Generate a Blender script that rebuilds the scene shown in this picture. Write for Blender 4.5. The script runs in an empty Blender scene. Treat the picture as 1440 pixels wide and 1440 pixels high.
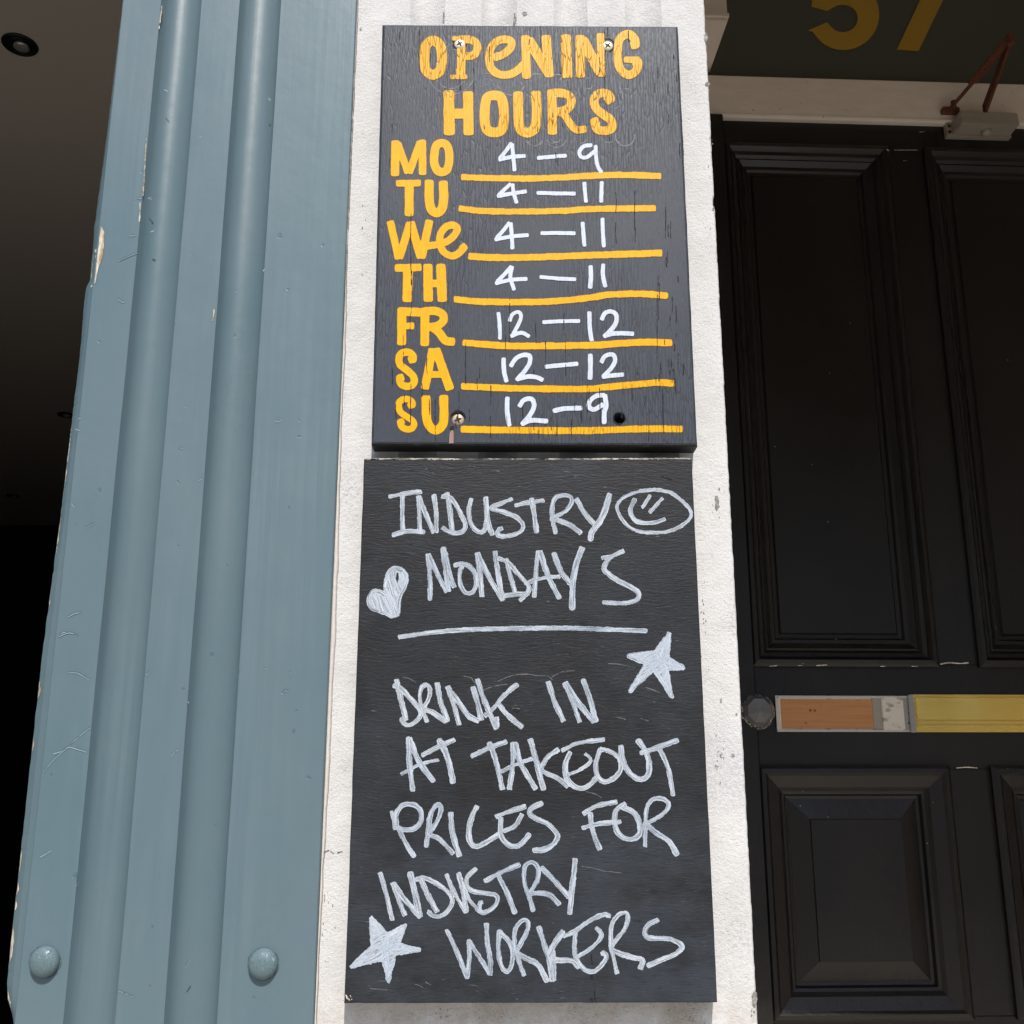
import bpy, bmesh, math, random
import numpy as np
from mathutils import Vector, Matrix, noise
random.seed(7)
S = bpy.context.scene
COL = S.collection
# ------------------------------------------------------------------ camera, sky, sun, exposure
F = 1442.0                      # focal length in photo pixels (photo 1440 px)
PITCH = math.atan(F / 5864.0)
EYE = 1.30
CAM = Vector((0, -1.10, EYE))
cam = bpy.data.objects.new('camera', bpy.data.cameras.new('camera'))
COL.objects.link(cam)
cam.location = CAM
cam.rotation_euler = (math.radians(90) + PITCH, 0, 0)
cam.data.sensor_width = 36
cam.data.lens = 36 * F / 1440
cam.data.clip_start = 0.02
cam.data.clip_end = 500
S.camera = cam
TOSUN = Vector((0.13, -1.0, 1.29)).normalized()
SUN_EL = math.asin(TOSUN.z)
w = bpy.data.worlds.new('World'); S.world = w; w.use_nodes = True
nt = w.node_tree; nt.nodes.clear()
sky = nt.nodes.new('ShaderNodeTexSky'); sky.sky_type = 'NISHITA'; sky.sun_disc = False
sky.sun_elevation = SUN_EL
sky.sun_rotation = math.atan2(TOSUN.x, TOSUN.y)
bg = nt.nodes.new('ShaderNodeBackground'); bg.inputs[1].default_value = 0.15
wo = nt.nodes.new('ShaderNodeOutputWorld')
nt.links.new(sky.outputs[0], bg.inputs[0]); nt.links.new(bg.outputs[0], wo.inputs[0])
sl = bpy.data.lights.new('sun', 'SUN'); sl.energy = 4.2; sl.angle = math.radians(0.5); sl.color = (1, .965, .92)
so = bpy.data.objects.new('sun', sl); COL.objects.link(so)
so.rotation_euler = TOSUN.to_track_quat('Z', 'Y').to_euler()
so.location = (1, -4, 6)
S.view_settings.view_transform = 'Standard'; S.view_settings.look = 'None'
S.view_settings.gamma = 1; S.view_settings.use_curve_mapping = False
S.view_settings.exposure = 0.0
S.render.engine = 'CYCLES'
S.cycles.max_bounces = 10; S.cycles.diffuse_bounces = 6; S.cycles.transparent_max_bounces = 24
S.render.resolution_x = S.render.resolution_y = 1024

# ------------------------------------------------------------------ pixel of the photo -> point in the place
CP, SP = math.cos(PITCH), math.sin(PITCH)
def ray(px, py):
    dx = (px - 720) / F; dy = (720 - py) / F
    return Vector((dx, CP - dy * SP, SP + dy * CP))
def at(px, py, Y=0.0):
    d = ray(px, py); t = (Y - CAM.y) / d.y
    return CAM + d * t
def atz(px, py, Z):
    d = ray(px, py); t = (Z - CAM.z) / d.z
    return CAM + d * t
def pxy(p):                                    # inverse of at()
    v = p - CAM; x = v.x; fz = v.y * CP + v.z * SP; uz = -v.y * SP + v.z * CP
    return 720 + F * x / fz, 720 - F * uz / fz

# ------------------------------------------------------------------ materials
MATS = {}
class N:
    def __init__(s, name):
        s.m = bpy.data.materials.new(name); s.m.use_nodes = True
        s.t = s.m.node_tree; s.b = s.t.nodes['Principled BSDF']; s.out = s.t.nodes['Material Output']
        MATS[name] = s.m
    def n(s, typ, **k):
        nd = s.t.nodes.new('ShaderNode' + typ)
        for a, v in k.items(): setattr(nd, a, v)
        return nd
    def l(s, a, b): s.t.links.new(a, b)
    def put(s, v, inp):
        if hasattr(v, 'is_linked') or hasattr(v, 'links'): s.l(v, inp)
        else:
            if isinstance(v, (tuple, list)) and len(v) == 3 and len(inp.default_value) == 4: v = (*v, 1)
            inp.default_value = v
    def obj(s, scale=(1, 1, 1)):
        tc = s.n('TexCoord'); mp = s.n('Mapping'); mp.inputs['Scale'].default_value = scale
        s.l(tc.outputs['Object'], mp.inputs[0]); return mp.outputs[0]
    def uv(s, scale=(1, 1, 1)):
        tc = s.n('TexCoord'); mp = s.n('Mapping'); mp.inputs['Scale'].default_value = scale
        s.l(tc.outputs['UV'], mp.inputs[0]); return mp.outputs[0]
    def noise(s, v, sc=1, det=3, rough=.5, dist=0):
        n = s.n('TexNoise'); s.l(v, n.inputs['Vector']); n.inputs['Scale'].default_value = sc
        n.inputs['Detail'].default_value = det; n.inputs['Roughness'].default_value = rough
        n.inputs['Distortion'].default_value = dist
        return n.outputs['Fac']
    def voro(s, v, sc=1, feat='DISTANCE_TO_EDGE', rnd=1):
        n = s.n('TexVoronoi', feature=feat); s.l(v, n.inputs['Vector']); n.inputs['Scale'].default_value = sc
        n.inputs['Randomness'].default_value = rnd
        return n.outputs['Distance']
    def ramp(s, v, a, b, x=0.0, y=1.0):
        n = s.n('MapRange'); n.clamp = True; s.l(v, n.inputs[0])
        for i, q in enumerate((a, b, x, y)): n.inputs[i + 1].default_value = q
        return n.outputs[0]
    def math(s, op, a, b=0.0):
        n = s.n('Math', operation=op); s.put(a, n.inputs[0]); s.put(b, n.inputs[1]); return n.outputs[0]
    def mix(s, f, a, b):
        n = s.n('Mix', data_type='RGBA'); s.put(f, n.inputs[0]); s.put(a, n.inputs[6]); s.put(b, n.inputs[7]); return n.outputs[2]
    def bump(s, h, st=1, dist=.001, nrm=None):
        n = s.n('Bump'); n.inputs['Strength'].default_value = st; n.inputs['Distance'].default_value = dist
        s.l(h, n.inputs['Height'])
        if nrm is not None: s.l(nrm, n.inputs['Normal'])
        return n.outputs[0]
    def fin(s, col=None, rough=.5, nrm=None, spec=.5, metal=0, alpha=None, coat=0):
        if col is not None: s.put(col, s.b.inputs['Base Color'])
        s.put(rough, s.b.inputs['Roughness']); s.put(spec, s.b.inputs['Specular IOR Level']); s.put(metal, s.b.inputs['Metallic'])
        if nrm is not None: s.l(nrm, s.b.inputs['Normal'])
        if alpha is not None: s.put(alpha, s.b.inputs['Alpha'])
        if coat: s.b.inputs['Coat Weight'].default_value = coat; s.b.inputs['Coat Roughness'].default_value = .25
        return s.m

def cracks1(m, amt=1.0):
    """vertical weathering cracks of the upper board, in the board's own coordinates"""
    v = m.obj((300, 300, 30)); vd = m.voro(v, 1)
    patch = m.noise(m.obj((9, 9, 6)), 1, 2)
    c1 = m.math('MULTIPLY', m.ramp(vd, 0.0, .10, 1, 0), m.ramp(patch, .38, .62, .15, 1))
    g = m.noise(m.obj((900, 900, 30)), 1, 2, .6)
    c2 = m.ramp(g, .64, .76, 0, 1)
    return m.math('MAXIMUM', c1, m.math('MULTIPLY', c2, .55)), g
def mk_board1():
    m = N('weathered_black_paint'); c, g = cracks1(m)
    big = m.noise(m.obj((7, 7, 5)), 1, 4, .6)
    fine = m.noise(m.obj((500, 500, 120)), 1, 3, .7)
    tone = m.ramp(m.math('ADD', m.math('MULTIPLY', big, .6), m.math('MULTIPLY', fine, .4)), .35, .68)
    col = m.mix(tone, (.034, .040, .052), (.056, .064, .080))
    speck = m.ramp(m.noise(m.obj((700, 700, 260)), 1, 1, .5), .73, .80)
    col = m.mix(m.math('MULTIPLY', speck, .35), col, (.20, .22, .25))
    col = m.mix(m.math('MULTIPLY', c, .6), col, (.018, .018, .022))
    h = m.math('SUBTRACT', m.math('ADD', m.math('MULTIPLY', fine, .5), m.math('MULTIPLY', g, .25)), c)
    m.fin(col, m.ramp(fine, .3, .7, .38, .62), m.bump(h, .34, .0005), spec=.4)
def mk_board2():
    m = N('black_chalkboard_paint')
    tc = m.obj((1, 1, 1))
    warp = m.noise(tc, 14, 2)
    sep = m.n('SeparateXYZ'); m.l(tc, sep.inputs[0]); cmb = m.n('CombineXYZ')
    z = m.math('ADD', sep.outputs[2], m.math('MULTIPLY', warp, .022))
    m.l(m.math('MULTIPLY', sep.outputs[0], 60), cmb.inputs[0]); m.l(m.math('MULTIPLY', z, 430), cmb.inputs[2])
    g1 = m.noise(cmb.outputs[0], 1, 2, .55)
    cmb2 = m.n('CombineXYZ'); m.l(m.math('MULTIPLY', sep.outputs[0], 150), cmb2.inputs[0]); m.l(m.math('MULTIPLY', z, 1100), cmb2.inputs[2])
    g2 = m.noise(cmb2.outputs[0], 1, 2, .5)
    big = m.noise(tc, 6, 4, .6); mid = m.noise(tc, 38, 3, .6)
    col = m.mix(m.ramp(big, .3, .7), (.0135, .0125, .0125), (.018, .020, .024))
    smear = m.ramp(m.noise(m.obj((4.5, 3, 8)), 1, 4, .7), .50, .74)
    low = m.math('MULTIPLY', m.ramp(sep.outputs[2], .19, .13), m.ramp(m.noise(m.obj((9, 3, 16)), 1, 4, .7), .34, .60))     # wiped chalk haze round the last lines
    smear = m.math('MAXIMUM', m.math('MULTIPLY', smear, .6), low)
    col = m.mix(m.math('MULTIPLY', smear, .62), col, (.046, .056, .070))
    hl = m.math('MULTIPLY', m.ramp(g2, .62, .74), m.ramp(mid, .42, .62, .12, 1))
    col = m.mix(m.math('MULTIPLY', hl, .38), col, (.17, .18, .19))
    col = m.mix(m.math('MULTIPLY', m.ramp(g1, .42, .32), .5), col, (.008, .008, .009))
    h = m.math('ADD', m.math('MULTIPLY', g1, .9), m.math('MULTIPLY', g2, .5))
    m.fin(col, m.ramp(mid, .3, .7, .44, .6), m.bump(h, .55, .0008), spec=.38)
def mk_yellow():
    m = N('yellow_sign_paint'); c, g = cracks1(m); c = m.ramp(c, .30, .9)
    tc = m.obj((1, 1, 1)); sep = m.n('SeparateXYZ'); m.l(tc, sep.inputs[0])
    worn = m.math('MULTIPLY', m.ramp(sep.outputs[2], .36, .42), 1.0)      # the top word is faded and cracked
    lo = m.ramp(sep.outputs[2], .10, .04)
    k = m.math('ADD', m.math('MULTIPLY', worn, .85), m.math('ADD', m.math('MULTIPLY', lo, .6), .12))
    f = m.noise(m.obj((260, 260, 60)), 1, 2)
    col = m.mix(m.ramp(f, .3, .7), (.90, .455, .003), (.84, .39, .002))
    col = m.mix(m.math('MULTIPLY', worn, .35), col, (.80, .42, .03))
    col = m.mix(m.math('MULTIPLY', m.math('MULTIPLY', c, k), .9), col, (.10, .06, .03))
    m.fin(col, .42, m.bump(m.math('SUBTRACT', m.math('MULTIPLY', f, .3), m.math('MULTIPLY', c, k)), .7, .0005), spec=.25)
    m = N('yellow_paint_edge'); m.fin((.115, .07, .035), .6)
def mk_marker():
    m = N('white_marker'); c, g = cracks1(m)
    n = m.noise(m.uv((160, 3.5, 1)), 1, 2, .6)
    col = m.mix(m.ramp(n, .35, .65), (.56, .61, .70), (.72, .76, .83))
    col = m.mix(m.math('MULTIPLY', c, .35), col, (.2, .21, .23))
    m.fin(col, .6, m.bump(n, .4, .0003))
def mk_chalk():
    m = N('chalk_pen')
    st = m.ramp(m.noise(m.uv((36, 2.3, 1)), 1, 3, .6), .34, .62)
    st2 = m.noise(m.uv((320, 2.0, 1)), 1, 2, .6)
    gr = m.noise(m.obj((420, 420, 1100)), 1, 2, .6)
    sep = m.n('SeparateXYZ'); m.l(m.uv(), sep.inputs[0])
    ev = m.ramp(m.math('ABSOLUTE', sep.outputs[1]), .55, .95, .05, .10)
    cover = m.math('ADD', m.math('ADD', m.math('MULTIPLY', st, .50), m.math('MULTIPLY', gr, .45)), m.math('ADD', m.math('MULTIPLY', st2, .22), ev))
    al = m.ramp(cover, .36, .90, .16, .96)
    tint = m.noise(m.obj((12, 12, 12)), 1, 2)
    col = m.mix(m.ramp(tint, .35, .65), (.54, .61, .70), (.66, .71, .77))
    m.fin(col, .75, None, spec=.2, alpha=al)
def mk_stucco():
    m = N('white_textured_plaster')
    tc = m.obj((1, 1, 1))
    a = m.noise(tc, 620, 3, .65); b = m.noise(tc, 260, 3, .6); c = m.noise(tc, 22, 3, .5)
    pits = m.ramp(m.voro(tc, 420, 'F1'), .0, .30, 1, 0)
    pm = m.math('MULTIPLY', pits, m.ramp(m.noise(tc, 60, 2), .52, .66))
    h = m.math('SUBTRACT', m.math('ADD', m.math('MULTIPLY', a, .8), m.math('MULTIPLY', b, 1.2)), m.math('MULTIPLY', pm, .9))
    col = m.mix(m.ramp(c, .35, .7), (.725, .705, .677), (.665, .643, .61))
    spk = m.math('MULTIPLY', m.ramp(m.noise(tc, 520, 1), .66, .75), m.ramp(m.noise(tc, 9, 3), .42, .68))
    col = m.mix(m.math('MULTIPLY', spk, .65), col, (.26, .24, .21))
    col = m.mix(m.math('MULTIPLY', pm, .35), col, (.45, .42, .37))
    smudge = m.math('MULTIPLY', m.ramp(m.noise(m.obj((11, 11, 6)), 1, 3), .57, .70), m.ramp(b, .48, .62))
    col = m.mix(m.math('MULTIPLY', smudge, .45), col, (.30, .32, .35))
    sep = m.n('SeparateXYZ'); m.l(tc, sep.inputs[0])
    rub = m.math('MULTIPLY', m.math('MULTIPLY', m.ramp(sep.outputs[0], .105, .125), m.ramp(m.math('ABSOLUTE', m.math('SUBTRACT', sep.outputs[2], EYE - .002)), .055, .02)), m.ramp(b, .40, .56))
    col = m.mix(m.math('MULTIPLY', rub, .30), col, (.36, .41, .48))
    dirt = m.math('MULTIPLY', m.ramp(sep.outputs[2], EYE - .21, EYE - .245), m.ramp(m.noise(tc, 45, 4, .7), .40, .66))
    col = m.mix(m.math('MULTIPLY', dirt, .5), col, (.42, .33, .24))
    m.fin(col, .85, m.bump(h, .9, .0009), spec=.25)
def mk_blue():
    m = N('blue_gloss_paint')
    tc = m.obj((1, 1, 1))
    br = m.noise(m.obj((150, 150, 3)), 1, 3, .6)
    big = m.noise(m.obj((4, 4, 2.2)), 1, 4, .6)
    fine = m.noise(tc, 180, 2, .5); lump = m.noise(tc, 35, 3, .5)
    col = m.mix(m.ramp(big, .3, .7), (.106, .172, .196), (.136, .188, .210))
    chalky = m.math('MULTIPLY', m.ramp(m.noise(m.obj((9, 9, 1.6)), 1, 4, .7), .48, .75), m.ramp(br, .38, .62))
    col = m.mix(m.math('MULTIPLY', chalky, .24), col, (.27, .33, .36))
    grime = m.math('MULTIPLY', m.ramp(m.noise(m.obj((14, 14, 5)), 1, 5, .75), .56, .72), m.ramp(fine, .4, .6))
    col = m.mix(m.math('MULTIPLY', grime, .28), col, (.10, .12, .115))
    nick = m.ramp(m.noise(tc, 95, 1), .785, .81)
    col = m.mix(m.math('MULTIPLY', nick, .5), col, (.06, .11, .13))
    h = m.math('ADD', m.math('MULTIPLY', br, .55), m.math('ADD', m.math('MULTIPLY', lump, 1.3), m.math('MULTIPLY', fine, .12)))
    h = m.math('SUBTRACT', h, nick)
    m.fin(col, m.ramp(big, .3, .7, .36, .48), m.bump(h, .30, .0010), spec=.5)
def mk_simple():
    m = N('bolt_paint'); v = m.voro(m.obj(), 330); f = m.noise(m.obj(), 160, 3); c = m.math('MULTIPLY', m.ramp(v, 0, .07, 1, 0), m.ramp(f, .45, .6))
    col = m.mix(m.math('MULTIPLY', c, .7), m.mix(m.ramp(f, .35, .65), (.115, .18, .195), (.15, .21, .225)), (.05, .06, .055))
    m.fin(col, .33, m.bump(m.math('SUBTRACT', f, c), .5, .0009))
    m = N('caulk'); f = m.noise(m.obj(), 150, 3)
    m.fin(m.mix(f, (.60, .54, .48), (.76, .72, .67)), .75, m.bump(f, .5, .0008))
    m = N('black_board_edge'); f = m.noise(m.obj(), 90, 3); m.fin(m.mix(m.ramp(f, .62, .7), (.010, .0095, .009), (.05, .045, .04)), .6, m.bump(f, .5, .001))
    m = N('bolt_dirt'); m.fin((.07, .11, .12), .6)
    m = N('speckle_dark'); m.fin((.24, .22, .20), .9)
    m = N('dark_gap'); m.fin((.035, .028, .022), .9)
    m = N('bare_wood'); f = m.ramp(m.noise(m.obj((330, 330, 60)), 1, 3, .6), .35, .6)
    m.fin(m.mix(f, (.36, .25, .15), (.78, .70, .56)), .8, m.bump(f, .8, .0010))
    m = N('scraped_wood'); f = m.noise(m.obj((400, 400, 20)), 1, 3)
    m.fin(m.mix(f, (.30, .16, .13), (.44, .28, .24)), .8)
    m = N('plaster_scar'); f = m.noise(m.obj(), 260, 3)
    m.fin(m.mix(m.ramp(f, .35, .65), (.16, .15, .135), (.42, .39, .35)), .9, m.bump(f, 1, .0015))
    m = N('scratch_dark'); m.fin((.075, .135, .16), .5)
    m = N('highlight_paint'); m.fin((.42, .53, .57), .4)
    m = N('ink_black'); m.fin((.006, .006, .007), .8)
    m = N('grain_light'); f = m.noise(m.obj((90, 90, 500)), 1, 2)
    m.fin(m.mix(f, (.06, .062, .066), (.17, .17, .17)), .6)
    m = N('worn_arris'); f = m.noise(m.obj((60, 60, 400)), 1, 3)
    m.fin(m.mix(m.ramp(f, .4, .6), (.14, .12, .10), (.56, .50, .43)), .8)
    m = N('ghost_ridge'); m.fin((.105, .11, .12), .45)
    m = N('brass_screw'); f = m.noise(m.obj(), 500, 2)
    m.fin(m.mix(f, (.80, .69, .47), (.90, .82, .62)), .4, m.bump(f, .3, .0003), metal=.2)
    m = N('rusty_screw'); f = m.noise(m.obj(), 500, 3)
    m.fin(m.mix(m.ramp(f, .4, .6), (.50, .33, .22), (.66, .52, .38)), .5, metal=.4)
    m = N('screw_slot'); m.fin((.035, .02, .012), .7)
    m = N('black_door_paint')
    g = m.noise(m.obj((130, 130, 7)), 1, 4, .65); l = m.noise(m.obj(), 25, 3); f = m.noise(m.obj((3, 3, 3)), 1, 4)
    col = m.mix(m.ramp(f, .35, .65), (.0055, .0048, .0043), (.0115, .0095, .0082))
    dust = m.ramp(m.noise(m.obj(), 330, 1), .80, .83)
    col = m.mix(m.math('MULTIPLY', dust, .5), col, (.22, .21, .19))
    m.fin(col, m.ramp(f, .3, .7, .30, .48), m.bump(m.math('ADD', g, m.math('MULTIPLY', l, 1.6)), .75, .0011), spec=.5)
    m = N('cream_paint_shade'); f = m.noise(m.obj((20, 20, 60)), 1, 4, .6); f2 = m.noise(m.obj(), 130, 2)
    col = m.mix(m.ramp(f, .3, .7), (.88, .79, .69), (.80, .71, .61))
    m.fin(m.mix(m.math('MULTIPLY', m.ramp(f2, .70, .76), .6), col, (.16, .13, .10)), .55, m.bump(f, .5, .002))
    m = N('fanlight_panel'); f = m.noise(m.obj((3, 3, 3)), 1, 3)
    m.fin(m.mix(f, (.066, .078, .062), (.080, .078, .066)), .35)
    m = N('number_gold'); f = m.noise(m.obj(), 14, 3)
    m.fin(m.mix(f, (.52, .31, .030), (.44, .28, .030)), .5)
    m = N('rust'); f = m.noise(m.obj(), 160, 4, .7)
    m.fin(m.mix(m.ramp(f, .35, .65), (.07, .022, .012), (.20, .06, .025)), .8, m.bump(f, 1, .001))
    m = N('closer_paint'); f = m.noise(m.obj(), 60, 3)
    m.fin(m.mix(f, (.44, .39, .32), (.37, .33, .27)), .45, m.bump(f, .4, .001), metal=.15)
    m = N('pinkish_wood'); g = m.noise(m.obj((6, 6, 190)), 1, 3, .6); k = m.voro(m.obj((55, 1, 60)), 1, 'F1')
    spot = m.math('MULTIPLY', m.ramp(k, .10, .22, 1, 0), m.ramp(m.noise(m.obj(), 16, 1), .52, .6))
    col = m.mix(m.ramp(g, .3, .7), (.66, .30, .115), (.54, .235, .085))
    m.fin(m.mix(spot, col, (.16, .06, .03)), .55, m.bump(g, .4, .0006))
    m = N('filler'); f = m.noise(m.obj((40, 40, 70)), 1, 3, .5)
    m.fin(m.mix(m.ramp(f, .55, .68), (.82, .76, .64), (.42, .36, .28)), .7, m.bump(f, 1, .002))
    m = N('brass_plate'); g = m.noise(m.obj((3, 3, 140)), 1, 3); f = m.noise(m.obj(), 8, 3)
    m.fin(m.mix(m.ramp(f, .3, .7), (.88, .57, .11), (1.0, .76, .22)), m.ramp(g, .3, .7, .20, .32), m.bump(g, .05, .0004), metal=.55)
    m = N('zinc'); f = m.noise(m.obj(), 240, 3)
    m.fin(m.mix(f, (.34, .32, .29), (.46, .44, .40)), .45, metal=.5)
    m = N('knob_grey'); m.fin((.17, .165, .16), .38, metal=.3)
    m = N('knob_rim'); f = m.noise(m.obj(), 300, 2); m.fin(m.mix(m.ramp(f, .5, .6), (.05, .05, .05), (.5, .46, .4)), .5)
    m = N('ceiling_paint'); f = m.noise(m.obj(), 1.2, 3)
    m.fin(m.mix(f, (.72, .63, .53), (.66, .58, .49)), .8)
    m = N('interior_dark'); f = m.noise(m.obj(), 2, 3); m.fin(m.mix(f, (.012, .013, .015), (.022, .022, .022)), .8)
    m = N('floor_boards'); g = m.noise(m.obj((60, 3, 3)), 1, 3); m.fin(m.mix(g, (.05, .04, .03), (.07, .055, .042)), .6)
    m = N('light_black'); m.fin((.008, .008, .008), .5)
    m = N('lamp_metal'); m.fin((.55, .52, .48), .35, metal=.5)
    m = N('paving'); v = m.noise(m.obj(), 25, 4); b = m.noise(m.obj(), 1.4, 3)
    m.fin(m.mix(m.math('MULTIPLY', v, b), (.55, .51, .45), (.43, .40, .355)), .85, m.bump(v, .5, .003))
    m = N('asphalt'); v = m.noise(m.obj(), 140, 3); m.fin(m.mix(v, (.035, .035, .037), (.075, .075, .075)), .9, m.bump(v, .6, .003))
    m = N('window_glass'); m.fin((.02, .022, .025), .08)
    m = N('stone'); v = m.noise(m.obj(), 40, 4); m.fin(m.mix(v, (.64, .58, .50), (.54, .49, .43)), .85, m.bump(v, .6, .003))
mk_board1(); mk_board2(); mk_yellow(); mk_marker(); mk_chalk(); mk_stucco(); mk_blue(); mk_simple()

# ------------------------------------------------------------------ object helpers
def link(o, parent=None):
    COL.objects.link(o)
    if parent is not None: o.parent = parent
    return o
def mesh(name, vs, fs, mat, parent=None, off=(0, 0, 0), uvs=None, smooth=False):
    """vs are world points; off = world origin of the frame they are stored in"""
    me = bpy.data.meshes.new(name); o3 = Vector(off)
    me.from_pydata((np.asarray(vs, dtype=float) - np.array(o3)).tolist(), [], fs)
    mats = mat if isinstance(mat, (list, tuple)) else [mat]
    for k in mats: me.materials.append(MATS[k])
    if uvs is not None:
        uvl = me.uv_layers.new(name='UVMap')
        li = np.zeros(len(me.loops), dtype=np.int32); me.loops.foreach_get('vertex_index', li)
        uvl.data.foreach_set('uv', np.asarray(uvs, dtype=np.float32)[li].ravel())
    if smooth: me.polygons.foreach_set('use_smooth', [True] * len(me.polygons))
    me.update()
    o = bpy.data.objects.new(name, me)
    return link(o, parent)
def from_bm(name, bm, mat, parent=None, smooth=False):
    me = bpy.data.meshes.new(name); bmesh.ops.recalc_face_normals(bm, faces=bm.faces); bm.to_mesh(me); bm.free()
    me.materials.append(MATS[mat])
    if smooth: me.polygons.foreach_set('use_smooth', [True] * len(me.polygons))
    return link(bpy.data.objects.new(name, me), parent)
def tag(o, label=None, cat=None, group=None, kind=None):
    if label: o['label'] = label
    if cat: o['category'] = cat
    if group: o['group'] = group
    if kind: o['kind'] = kind
    return o
def empty(name, loc, label, cat, rz=0, group=None):
    o = bpy.data.objects.new(name, None); link(o); o.location = loc; o.rotation_euler = (0, 0, rz); o.empty_display_size = .05
    return tag(o, label, cat, group)
def bbox(bm, a, b, bev=0):
    """box between corners a and b"""
    r = bmesh.ops.create_cube(bm, size=1)
    for v in r['verts']:
        v.co = Vector([(a[i] + b[i]) / 2 + v.co[i] * (b[i] - a[i]) for i in range(3)])
    if bev:
        es = list({e for v in r['verts'] for e in v.link_edges})
        bmesh.ops.bevel(bm, geom=es, offset=bev, segments=2, affect='EDGES', clamp_overlap=True)
def box(name, a, b, mat, parent=None, bev=0, kind=None):
    bm = bmesh.new(); bbox(bm, a, b, bev)
    o = from_bm(name, bm, mat, parent)
    if kind: o['kind'] = kind
    return o
def lathe(name, prof, mat, parent=None, loc=(0, 0, 0), seg=40, axis='Y', smooth=True):
    """prof: (radius, depth) pairs turned round the axis"""
    vs, fs = [], []
    for r, h in prof:
        for k in range(seg):
            a = 2 * math.pi * k / seg
            if axis == 'Y': vs.append((loc[0] + r * math.cos(a), loc[1] + h, loc[2] + r * math.sin(a)))
            else: vs.append((loc[0] + r * math.cos(a), loc[1] + r * math.sin(a), loc[2] + h))
    for i in range(len(prof) - 1):
        for k in range(seg):
            a, b = i * seg + k, i * seg + (k + 1) % seg
            fs.append((a, b, b + seg, a + seg))
    fs.append(tuple(range(seg))[::-1]); fs.append(tuple((len(prof) - 1) * seg + k for k in range(seg)))
    bm = bmesh.new(); V = [bm.verts.new(v) for v in vs]
    for f in fs:
        try: bm.faces.new([V[i] for i in f])
        except ValueError: pass
    bmesh.ops.remove_doubles(bm, verts=bm.verts, dist=1e-6)
    return from_bm(name, bm, mat, parent, smooth)
def tube(bm, pts, r, seg=10):
    pts = [Vector(p) for p in pts]; rings = []
    for i, p in enumerate(pts):
        d = (pts[min(i + 1, len(pts) - 1)] - pts[max(i - 1, 0)]).normalized()
        q = d.to_track_quat('Z', 'Y'); rr = r[i] if isinstance(r, (list, tuple)) else r
        rings.append([bm.verts.new(p + q @ Vector((rr * math.cos(2 * math.pi * k / seg), rr * math.sin(2 * math.pi * k / seg), 0))) for k in range(seg)])
    for i in range(len(rings) - 1):
        for k in range(seg): bm.faces.new([rings[i][k], rings[i][(k + 1) % seg], rings[i + 1][(k + 1) % seg], rings[i + 1][k]])
    bm.faces.new(rings[0][::-1]); bm.faces.new(rings[-1])

# ------------------------------------------------------------------ painted marks: distance field of strokes -> one clean flat mesh
CR = {'A': (520, 20, 260), 'B': (740, 20, 260), 'C': (520, 260, 260), 'D': (740, 260, 260), 'E': (520, 480, 260), 'F': (740, 480, 260),
      'G': (500, 660, 260), 'H': (740, 660, 260), 'I': (500, 880, 260), 'J': (740, 880, 260), 'K': (480, 1100, 260), 'L': (740, 1100, 260),
      'M': (440, 1240, 200), 'N': (800, 1240, 200), 'O': (600, 1200, 200), 'P': (720, 1200, 140), '_': (0, 0, 1440)}
def smooth_curve(P, closed=False, step=1.3):
    P = np.array(P, float); n = len(P)
    if n == 2 and not closed:
        k = max(2, int(np.hypot(*(P[1] - P[0])) / step)); t = np.linspace(0, 1, k)[:, None]; return P[0] * (1 - t) + P[1] * t
    out = []
    for i in range(n if closed else n - 1):
        g = (lambda j: P[j % n]) if closed else (lambda j: P[min(max(j, 0), n - 1)])
        p0, p1, p2, p3 = g(i - 1), g(i), g(i + 1), g(i + 2)
        if not closed and i == 0: p0 = 2 * p1 - p2
        if not closed and i == n - 2: p3 = 2 * p2 - p1
        k = max(2, int(np.hypot(*(p2 - p1)) / step))
        for t in np.arange(k) / k:
            out.append(.5 * ((2 * p1) + (-p0 + p2) * t + (2 * p0 - 5 * p1 + 4 * p2 - p3) * t * t + (-p0 + 3 * p1 - 3 * p2 + p3) * t ** 3))
    out.append(P[0] if closed else P[-1])
    return np.array(out)
_rng = np.random.RandomState(3)
_tab = _rng.rand(256, 256)
def vnoise(x, y):
    xi = np.floor(x).astype(int); yi = np.floor(y).astype(int); fx = x - xi; fy = y - yi
    fx = fx * fx * (3 - 2 * fx); fy = fy * fy * (3 - 2 * fy)
    g = lambda a, b: _tab[a % 256, b % 256]
    return (g(xi, yi) * (1 - fx) + g(xi + 1, yi) * fx) * (1 - fy) + (g(xi, yi + 1) * (1 - fx) + g(xi + 1, yi + 1) * fx) * fy - .5
def glyph(name, crop, strokes, Y, mat, parent, off, polys=(), lift=.0002, label=None, square=.55, surf=None, **k):
    """strokes: (width, points[, 'c' closed]) in crop units; polys: filled outlines"""
    verts, uvs, faces = [], [], []
    groups = [(strokes, polys)] if square > 0 or polys else [([st], ()) for st in strokes]
    for st, po in groups:
        v, u, f = field(crop, st, po, square=square, **k); n = len(verts)
        verts += v; uvs += u; faces += [[i + n for i in q] for q in f]
    LAY[0] = (LAY[0] + 1) % 16; lift = lift + LAY[0] * 6e-6      # no two marks share a plane
    Yl = Y - lift - CAM.y
    A = np.array(verts); dx = (A[:, 0] - 720) / F; dy = (720 - A[:, 1]) / F; t = Yl / (CP - dy * SP)
    pts = np.stack([CAM.x + dx * t, np.full(len(t), Y - lift), CAM.z + (SP + dy * CP) * t], 1)
    pts = pts.tolist() if surf is None else [list(at(x, y, surf(x, y) - lift)) for x, y in verts]
    o = mesh(name, pts, faces, mat, parent, off, [(u * .00077, v) for u, v in uvs])
    if label: o['label'] = label
    return o
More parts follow.
